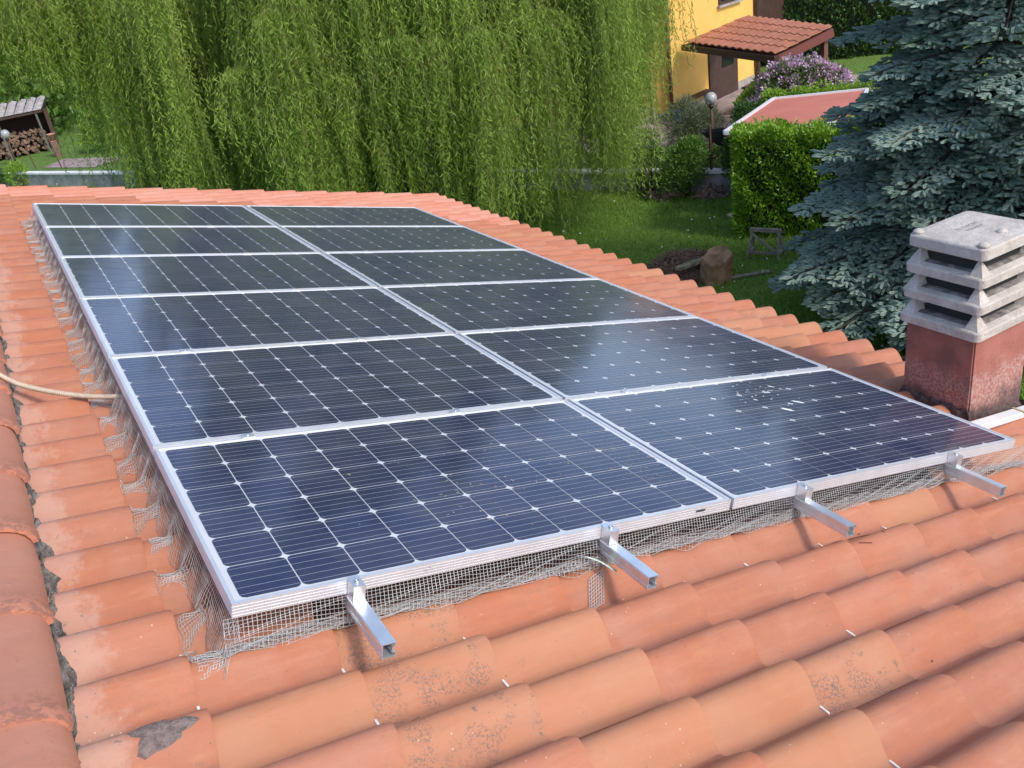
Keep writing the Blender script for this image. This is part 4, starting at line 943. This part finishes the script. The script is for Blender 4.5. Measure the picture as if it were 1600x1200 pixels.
# ------------------------------------------------------------------ YELLOW HOUSE
M_YEL = simple('yellow_plaster', (.78, .46, .11), .9, n_scale=2, n_amt=.06, shift=False); M_BROWN = simple('dark_brown_wood', (.055, .028, .02), .6, n_scale=6)
M_PLINTH = simple('plinth', (.34, .30, .27), .9, n_scale=5); M_GLASS = simple('dark_glass', (.01, .012, .014), .08)
M_VROOF = simple('veranda_tile', (.42, .155, .085), .7, n_scale=3, n_amt=.18, bmp=.3); M_COPPER = simple('copper_pipe', (.16, .07, .045), .5, n_scale=5)
E1 = Vector((17.6, 19.15, -2.03)); E2 = Vector((16.5, 14.6, -2.03)); T1 = Vector((20.0, 19.2, -1.70)); T2 = Vector((18.2, 14.4, -1.68))
yh = empty('yellow_house', (17.0, 19.2, PZ)); tag(yh, 'yellow plastered house with a red tiled veranda roof', 'house')
yo = Vector((17.0, 19.2, PZ))
def Y(p): return Vector(p) - yo
# wall panels: facade towards the garden (left), side wall receding right, upper storey
c0 = Vector((17.0, 19.2, 0)); dl = Vector((-.62, .78, 0)).normalized(); dr = Vector((.93, .36, 0)).normalized()
def wallslab(mb, p, d, L, z0, z1, th, mi=0, x0=0):
    nv = Vector((-d.y, d.x, 0))
    if nv.dot(Vector((.66, .75, 0))) < 0: nv = -nv
    Mx = Matrix(((d.x, nv.x, 0, p.x - yo.x), (d.y, nv.y, 0, p.y - yo.y), (0, 0, 1, 0), (0, 0, 0, 1))); mb.box(x0, L, 0, th, z0, z1, mi, M=Mx)
mb = MB(); wallslab(mb, c0, dl, 7.5, .25, 4.4, .3); wallslab(mb, c0 + dr*.02, dr, 5.6, .25, 4.4, .3, x0=.0); mb.build('wall', M_YEL, yh)
a_ = -dl*.6 - dr*.6; qa = [a_ , dr*10 - dl*.6, dr*10 + dl*8.2, dl*8.2 - dr*.6]; apx = (qa[0]+qa[2])/2  # unseen roof, added over a lowered wall to cut the yellow panel reflection
mb = MB(); mb.add([Vector((q.x, q.y, 4.42)) for q in qa] + [Vector((apx.x - dr.x*1.5, apx.y - dr.y*1.5, 5.5)), Vector((apx.x + dr.x*1.5, apx.y + dr.y*1.5, 5.5))] + [Vector((q.x, q.y, 4.40)) for q in qa],
    [(0, 1, 5, 4), (1, 2, 5), (2, 3, 4, 5), (3, 0, 4), (6, 9, 8, 7)]); mb.build('roof', M_VROOF, yh)
mb = MB(); wallslab(mb, c0 - dr*.03 - dl*.0, dl, 7.5, -.05, .248, .33); wallslab(mb, c0 - dl*.03, dr, 5.6, -.05, .248, .33); mb.build('plinth', M_PLINTH, yh)
# window of the upper storey on the side wall
def on_wall(s, z, off=-.02):
    nv = Vector((-dr.y, dr.x, 0)); p = c0 + dr*s - nv*(-off if nv.dot(Vector((.66, .75, 0))) > 0 else off) * -1; return Vector((p.x - yo.x, p.y - yo.y, z))
nvR = Vector((-dr.y, dr.x, 0)); MR = Matrix(((dr.x, nvR.x, 0, 0), (dr.y, nvR.y, 0, 0), (0, 0, 1, 0), (0, 0, 0, 1)))
mb = MB(); mb.box(3.2, 4.6, -.05, -.004, 2.72, 4.1, M=MR); wf = mb.build('window', M_BROWN, yh)
for k in range(2):
    mb = MB(); mb.box(3.3+k*.64, 3.86+k*.64, -.062, -.052, 2.82, 4.0, M=MR); mb.build('pane', M_GLASS, wf)
mb = MB(); mb.box(3.1, 4.7, -.12, -.004, 2.64, 2.705, M=MR); mb.build('sill', M_PLINTH, wf)
mb = MB(); p = Y(c0) + Vector((-.02, -.10, 0)); mb.tube([(p.x, p.y, -.05), (p.x, p.y, 4.38)], .055, 10); dp = mb.build('downpipe', M_COPPER, yh)
# recessed dark balcony and brown post at the end of the upper wall
mb = MB(); mb.box(5.62, 9.5, .3, 1.0, 1.2, 4.38, M=MR); mb.build('balcony_recess', M_BROWN, yh)
mb = MB(); mb.box(5.62, 5.76, -.16, -.02, -.05, 4.38, M=MR); mb.build('post', M_BROWN, yh)
mb = MB(); mb.box(5.8, 9.5, -.10, .28, 3.15, 3.32, M=MR); mb.build('balcony_beam', simple('grey_beam', (.28, .24, .22), .8), yh)
# doorway panel widened in dark brown, painting the veranda's shade on the wall
mb = MB(); mb.box(2.4, 4.3, -.06, -.004, -.02, 1.90, M=MR); d_ = mb.build('door_and_shade', M_BROWN, yh); mb = MB(); mb.box(3.2, 4.0, -.075, -.062, .9, 1.75, M=MR); mb.build('pane', M_GLASS, d_)
# veranda roof: ribs of interlocking tiles, each a sub-part
nv_ = 13
vr = MB(); dn = Vector((0, 0, -.05))
qs = [Y(E1)+dn, Y(E2)+dn, Y(T2)+dn, Y(T1)+dn]; vr.add([*qs, *[q + Vector((0, 0, -.05)) for q in qs]], [(0, 1, 2, 3), (7, 6, 5, 4), (0, 4, 5, 1), (1, 5, 6, 2), (2, 6, 7, 3), (3, 7, 4, 0)])
vroof = vr.build('veranda_roof', M_BROWN, yh)
for i in range(nv_):
    a = i/nv_; b = (i+1)/nv_
    for k in range(5):
        c_ = k/5; d2 = (k+1)/5 + .02
        P4 = [Y(E1.lerp(E2, s).lerp(T1.lerp(T2, s), t_)) + Vector((0, 0, .02*(1-(t_-c_)*4) if 0 else 0)) for s, t_ in ((a+.003, c_), (b-.003, c_), (b-.003, min(d2, 1)), (a+.003, min(d2, 1)))]
        for q, dz in zip(P4, (.035, .035, .015, .015)): q.z += dz
        mid = [(P4[0]+P4[1])/2 + Vector((0, 0, .03)), (P4[3]+P4[2])/2 + Vector((0, 0, .03))]
        l_ = [P4[0].lerp(P4[1], .18), P4[3].lerp(P4[2], .18)]
        mb = MB(); top = [P4[0], l_[0], mid[0], P4[1], P4[3], l_[1], mid[1], P4[2]]; bot = [p + Vector((0, 0, -.03)) for p in top]
        mb.add(top + bot, [(0, 1, 5, 4), (1, 2, 6, 5), (2, 3, 7, 6), (0, 8, 9, 1), (1, 9, 10, 2), (2, 10, 11, 3), (3, 11, 15, 7), (4, 12, 8, 0)]); mb.build('tile', M_VROOF, vroof)
mb = MB(); a = Y(E1) + Vector((-.02, .05, -.12)); b = Y(E2) + Vector((-.02, -.08, -.12)); mb.bar(a, b, .12, .16); mb.build('gutter', M_BROWN, vroof)
mb = MB(); mb.bar(Y(E2) + Vector((0, -.03, -.16)), Y(T2) + Vector((0, -.03, -.14)), .06, .2); mb.build('bargeboard', simple('red_bargeboard', (.16, .04, .03), .6), vroof)
for p in (E2 + Vector((.15, .15, -.1)), T2 + Vector((-.1, .15, -.1))):
    mb = MB(); q = Y(p); mb.bar((q.x, q.y, 0), (q.x, q.y, q.z), .13); mb.build('post', simple('red_brown_post', (.16, .06, .04), .7) if 'red_brown_post' not in bpy.data.materials else bpy.data.materials['red_brown_post'], yh)
# steps with railing at the left facade
st = empty('stone_steps', (15.7, 19.6, PZ)); tag(st, 'short grey steps with a dark iron railing half hidden by the willow', 'steps')
for k in range(3):
    mb = MB(); mb.box(-.9+.28*k, 0.9, -.2, 1.0, .16*k, .16*(k+1)-.003); mb.build('step', M_PLINTH, st)
mb = MB()
for x in np.linspace(-.8, .7, 8): mb.bar((x, -.24, .1), (x, -.24, 1.05 - .25*(x < -.3)*0), .02)
mb.bar((-.85, -.24, 1.0), (.75, -.24, 1.3), .03); mb.bar((-.85, -.24, .15), (.75, -.24, .35), .03); mb.bar((.75, -.24, 0), (.75, -.24, 1.35), .045); mb.build('railing', M_RUST, st)
# bench, table and chairs under the veranda
def bench(x, y, rz, label):
    t = empty('bench', (x, y, PZ+.02), (0, 0, rz)); tag(t, label, 'bench')
    mb = MB(); mb.box(-1.0, 1.0, 0, .42, .40, .45); mb.build('seat', M_BROWN, t); mb = MB(); mb.box(-1.0, 1.0, .42, .47, .45, .95); mb.build('backrest', M_BROWN, t)
    for sx in (-.9, .9): mb = MB(); mb.box(sx-.04, sx+.04, .03, .4, 0, .398); mb.build('leg', M_BROWN, t)
bench(18.25, 19.35, math.atan2(dr.y, dr.x), 'dark wooden bench against the yellow wall under the veranda')
t = empty('garden_table', (19.3, 17.6, PZ+.02), (0, 0, .4)); tag(t, 'dark wooden table under the veranda roof', 'table')
mb = MB(); mb.box(-.9, .9, -.45, .45, .72, .77); mb.build('tabletop', simple('table_wood', (.16, .10, .075), .6), t)
for sx in (-.8, .8):
    for sy in (-.38, .38): mb = MB(); mb.bar((sx, sy, 0), (sx, sy, .718), .07); mb.build('leg', M_BROWN, t)
for i, (x, y, rz, lb) in enumerate(((18.5, 17.0, 2.2, 'dark garden chair on the left of the veranda table'), (20.3, 18.0, -1.2, 'dark garden chair on the right of the veranda table'))):
    t = empty('garden_chair', (x, y, PZ+.02), (0, 0, rz)); tag(t, lb, 'chair', 'garden chairs under the veranda')
    mb = MB(); mb.box(-.23, .23, -.23, .23, .42, .46); mb.build('seat', M_BROWN, t); mb = MB(); mb.box(-.23, .23, .20, .24, .462, .98); mb.build('backrest', M_BROWN, t)
    for sx in (-.2, .2):
        for sy in (-.2, .2): mb = MB(); mb.bar((sx, sy, 0), (sx, sy, .418), .04); mb.build('leg', M_BROWN, t)
# garden lamps
M_GLOBE, nt, b = newmat('globe_glass'); b.inputs['Base Color'].default_value = (.62, .62, .62, 1); b.inputs['Roughness'].default_value = .12; b.inputs['Transmission Weight'].default_value = .45; b.inputs['Specular IOR Level'].default_value = .8
def lamp(x, y, h, label, r=.14, lean=0):
    t = empty('garden_lamp', (x, y, PZ)); tag(t, label, 'garden lamp', 'globe garden lamps')
    mb = MB(); mb.tube([(0, 0, -.05), (lean, 0, h-r)], .03, 8); mb.lathe([(0, 0), (.07, 0), (.05, .06), (.03, .08)], (0, 0, -.01), 10); mb.build('pole', M_RUST, t)
    mb = MB(); mb.lathe([(0, -.06), (.06, -.06), (.075, .01), (.05, .02)], (lean, 0, h-r-.02), 12); mb.build('collar', M_BROWN, t)
    mb = MB(); mb.lathe([(max(.001, r*math.sin(PI*k/12)), -r*math.cos(PI*k/12)) for k in range(13)], (lean, 0, h), 18); g_ = mb.build('globe', M_GLOBE, t)
    mb = MB(); mb.tube([(lean, 0, h-.08), (lean, 0, h+.05)], .03, 8); mb.build('bulb', M_WHITEPAINT, t)
lamp(14.6, 14.75, 1.42, 'globe garden lamp on a thin pole before the veranda')
lamp(.50, 40.0, 1.25, 'globe garden lamp on a thin pole beside the woodshed at the left edge', .17)
# blue hose can, dark trough
t = empty('blue_watering_can', (15.35, 16.9, PZ+.55)); tag(t, 'blue watering can on a dark stand behind the grey green bush', 'watering can')
mb = MB(); mb.lathe([(0, 0), (.12, 0), (.14, .05), (.13, .22), (.09, .26), (0, .26)], (0, 0, 0), 12); mb.build('body', simple('blue_plastic', (.01, .10, .52), .3), t)
mb = MB(); mb.tube([(-.1, 0, .08), (-.3, .05, .16), (-.42, .07, .2)], [.03, .02, .035], 7); mb.build('spout', M_BROWN, t)
mb = MB(); mb.bar((0, 0, -.6), (0, 0, -.003), .05); mb.build('stand', M_BROWN, t)
t = empty('planter_trough', (13.95, 13.55, PZ)); tag(t, 'black hanging trough beside the lamp pole over the garden wall', 'trough')
t.rotation_euler = (0, 0, math.atan2(-.7, .55))
mb = MB(); vs = [(-.55, -.16, .95), (.45, -.16, .95), (.45, .16, .95), (-.55, .16, .95), (-.18, -.10, .62), (.30, -.10, .62), (.30, .10, .62), (-.18, .10, .62)]
mb.add(vs, [(0, 3, 7, 4), (1, 5, 6, 2), (0, 4, 5, 1), (3, 2, 6, 7), (4, 7, 6, 5)]); mb.build('tray', simple('black_plastic', (.015, .015, .018), .5), t)
for x in (-.1, .25): mb = MB(); mb.bar((x, 0, 0), (x, 0, .618), .03); mb.build('leg', M_RUST, t)
# flat red roof of the shed behind the hedge
t = empty('garden_shed', (13.3, 10.6, G)); tag(t, 'low shed with a flat red roof and white edge trim behind the laurel hedge', 'shed')
RC = [Vector((12.15, 11.6, -2.64)), Vector((14.9, 13.05, -2.66)), Vector((16.3, 11.75, -2.66)), Vector((14.0, 10.2, -2.72))]
so = Vector((13.3, 10.6, G)); rc = [p - so for p in RC]; ctr = sum(rc, Vector())/4
M_REDFELT = simple('red_roofing_felt', (.52, .165, .115), .85, n_scale=1.2, n_amt=.10, bmp=.3)
mb = MB(); mb.add([*rc, *[p - Vector((0, 0, .10)) for p in rc]], [(0, 1, 2, 3), (7, 6, 5, 4), (0, 4, 5, 1), (1, 5, 6, 2), (2, 6, 7, 3), (3, 7, 4, 0)]); mb.build('roof', M_REDFELT, t)
mb = MB()
for i in range(4): a, b = rc[i], rc[(i+1) % 4]; mb.bar(a + (a-ctr).normalized()*.03, b + (b-ctr).normalized()*.03, .06, .08)
mb.build('edge_trim', simple('white_trim', (.66, .66, .68), .5), t)
mb = MB(); s_ = [ctr + (p-ctr)*.80 for p in rc]; mb.add([Vector((p.x, p.y, p.z-.1)) for p in s_] + [Vector((p.x, p.y, 0)) for p in s_], [(0, 1, 5, 4), (1, 2, 6, 5), (2, 3, 7, 6), (3, 0, 4, 7)]); mb.build('wall', M_BROWN, t)

# ------------------------------------------------------------------ WOODSHED AT THE LEFT
t = empty('woodshed', (0.4, 41.5, PZ)); tag(t, 'open woodshed with a pale grey sheet roof full of stacked firewood', 'shed')
t.rotation_euler = (0, 0, 0)
mb = MB(); mb.add([(-4, 0, 1.70), (1.75, .3, 1.70), (2.3, 2.9, 2.0), (-4, 2.6, 2.0), (-4, 0, 1.62), (1.75, .3, 1.62), (2.3, 2.9, 1.92), (-4, 2.6, 1.92)], [(0, 1, 2, 3), (7, 6, 5, 4), (0, 4, 5, 1), (1, 5, 6, 2), (2, 6, 7, 3), (3, 7, 4, 0)])
rs = mb.build('roof', M_BROWN, t); M_GSHEET = simple('weathered_grey_sheet', (.42, .37, .34), .8, n_scale=3, n_amt=.2)
for i in range(16):
    x0 = -4 + i*.36; x1 = x0 + .34; k = i*.034
    for q in range(3):
        y0 = q/3; y1 = (q+1)/3 + .03
        f = lambda x, y: (x + y*k, .02*i + y*2.6, 1.72 + .3*y + (.02 if y == y0 else 0))
        mb = MB(); c1, c2, c3_, c4 = f(x0, y0), f(x1, y0), f(x1, min(y1, 1)), f(x0, min(y1, 1)); m1 = tuple((a+b)/2 for a, b in zip(c1, c2)); m2 = tuple((a+b)/2 for a, b in zip(c4, c3_))
        m1 = (m1[0], m1[1], m1[2]+.07); m2 = (m2[0], m2[1], m2[2]+.07); mb.add([c1, m1, c2, c3_, m2, c4], [(0, 1, 4, 5), (1, 2, 3, 4), (0, 2, 1)]); mb.build('sheet', M_GSHEET, rs)
mb = MB(); mb.box(-4, 2.1, 2.5, 2.6, 0, 1.85); mb.build('back_wall', simple('shed_back', (.09, .05, .04), .9), t)
mb = MB(); mb.box(1.85, 1.95, 1.0, 2.5, 0, 1.66); mb.build('side_wall', bpy.data.materials['shed_back'], t)
for x in (-1.4, .05, 1.55): mb = MB(); mb.bar((x, .35, 0), (x-.05, .35, 1.6), .08); mb.build('post', simple('grey_post', (.12, .12, .10), .8) if 'grey_post' not in bpy.data.materials else bpy.data.materials['grey_post'], t)
M_LOG = simple('split_firewood', (.22, .135, .09), .9, n_scale=4, n_amt=.5)
V2 = MB(); r = random.Random(4)
for i in range(560):
    x = r.uniform(-3.9, 1.6); z = r.uniform(.06, 1.0); V2.bar((x, .8 + r.uniform(-.08, .08), z), (x + r.uniform(-.03, .03), 1.3, z + r.uniform(-.02, .02)), r.uniform(.07, .14), r.uniform(.06, .11), up=(r.random(), 0, 1))
o = V2.build('firewood', M_LOG); o.location = (0.4, 41.5, PZ); tag(o, 'stacked split firewood inside the open woodshed', 'firewood', kind='stuff')

# ------------------------------------------------------------------ THINGS ON THE LAWN
M_OLDWOOD = simple('grey_old_wood', (.26, .21, .17), .9, n_scale=10, n_amt=.3); M_SPLIT = simple('split_stump_wood', (.30, .165, .085), .85, n_scale=6, n_amt=.45, bmp=1)
t = empty('sawhorse', (11.22, 9.62, G), (0, 0, math.atan2(-.95, .45))); tag(t, 'weathered wooden sawhorse on the lawn in front of the laurel hedge', 'sawhorse')
mb = MB(); mb.bar((-.36, 0, .64), (.36, 0, .64), .07, .08); mb.build('top_beam', M_OLDWOOD, t); t.scale = (.80, .80, .80)
for sx in (-.30, .30):
    for sy in (-1, 1): mb = MB(); mb.bar((sx, sy*.02, .60), (sx + .06*(1 if sx > 0 else -1), sy*.22, 0), .05); mb.build('leg', M_OLDWOOD, t)
for a, b in (((-.33, -.16, .16), (.33, -.16, .16)), ((-.30, -.06, .56), (.30, -.17, .18)), ((-.33, .15, .16), (-.33, -.15, .16)), ((.33, .15, .16), (.33, -.15, .16))): mb = MB(); mb.bar(a, b, .04, .05); mb.build('brace', M_OLDWOOD, t)
t = empty('tree_stump', (9.85, 9.45, G)); tag(t, 'tall split wood block leaning beside the heap of brushwood', 'stump')
mb = MB(); r = random.Random(2); n = 12; rg = []
for z, s in ((0, 1.05), (.25, 1.0), (.52, .97), (.56, .92)):
    rg.append([(.22*s*math.cos(2*PI*j/n)*(1+.12*math.sin(j*2.2)) + z*.10, .19*s*math.sin(2*PI*j/n)*(1+.1*math.cos(j*3.1)), z + (.05*math.cos(2*PI*j/n) if z > .4 else 0)) for j in range(n)])
stack(mb, rg); mb.build('wood_block', M_SPLIT, t)
t.scale = (1.3, 1.3, .85); t.rotation_euler = (.12, -.16, .3)
mb = MB(); mb.bar((0, 0, .03), (.75, -.35, .03), .10, .03); o = mb.build('plank', M_OLDWOOD); o.location = (9.95, 9.35, G); tag(o, 'grey plank lying on the grass right of the split wood block', 'plank')
mb = MB(); mb.bar((0, 0, .05), (.85, -.15, .12), .14, .05); o = mb.build('plank', simple('mossy_bark_plank', (.20, .17, .10), .9, n_scale=12, n_amt=.4)); o.location = (9.25, 9.75, G+.28); tag(o, 'mossy bark slab leaning on the brushwood heap', 'plank')
def heap(name, label, c, rx, ry, h, n, L, w, mat, seed=0):
    rg_ = np.random.default_rng(seed); a = rg_.random(n)*2*PI; q = np.sqrt(rg_.random(n)); P = np.c_[rx*q*np.cos(a), ry*q*np.sin(a), h*(1-q**2)*rg_.uniform(.7, 1, n)]
    mb = MB()
    for p in P:
        d = Vector(rg_.normal(size=3)*np.array([1, 1, .25])).normalized()*L*rg_.uniform(.4, 1.2); mb.bar(Vector(p) - d/2, Vector(p) + d/2 + Vector((0, 0, .01)), w*rg_.uniform(.6, 1.3))
    vs = [(0, 0, h*.9)] + [(rx*.9*s*math.cos(t_), ry*.9*s*math.sin(t_), h*(1-s*s)*.8) for s in (.5, 1) for t_ in np.linspace(0, 2*PI, 13)[:-1]]
    mb.add(vs, [(0, 1+i, 1+(i+1) % 12) for i in range(12)] + [(1+i, 13+i, 13+(i+1) % 12, 1+(i+1) % 12) for i in range(12)])
    o = mb.build(name, mat); o.location = c; tag(o, label, 'heap', kind='stuff'); return o
M_BRUSH = simple('dry_brushwood', (.17, .10, .065), .95, n_scale=14, n_amt=.4)
heap('brushwood_heap', 'brown heap of dry brushwood on the lawn behind the roof edge', (9.75, 10.15, G), .85, .70, .42, 900, .30, .013, M_BRUSH, 1)
heap('branch_heap', 'small pile of cut branches at the wall left of the round shrub', (12.75, 14.35, G), .42, .30, .22, 70, .45, .035, simple('cut_branch', (.22, .15, .125), .9, n_scale=9, n_amt=.4), 2)
heap('branch_heap', 'small pile of cut branches at the wall right of the round shrub', (13.3, 13.4, G), .35, .28, .25, 70, .40, .030, bpy.data.materials['cut_branch'], 3)
print('objects', len(bpy.data.objects), 'tris', sum(len(o.data.polygons)*2 for o in bpy.data.objects if o.type == 'MESH' and len(o.data.polygons) > 2000))
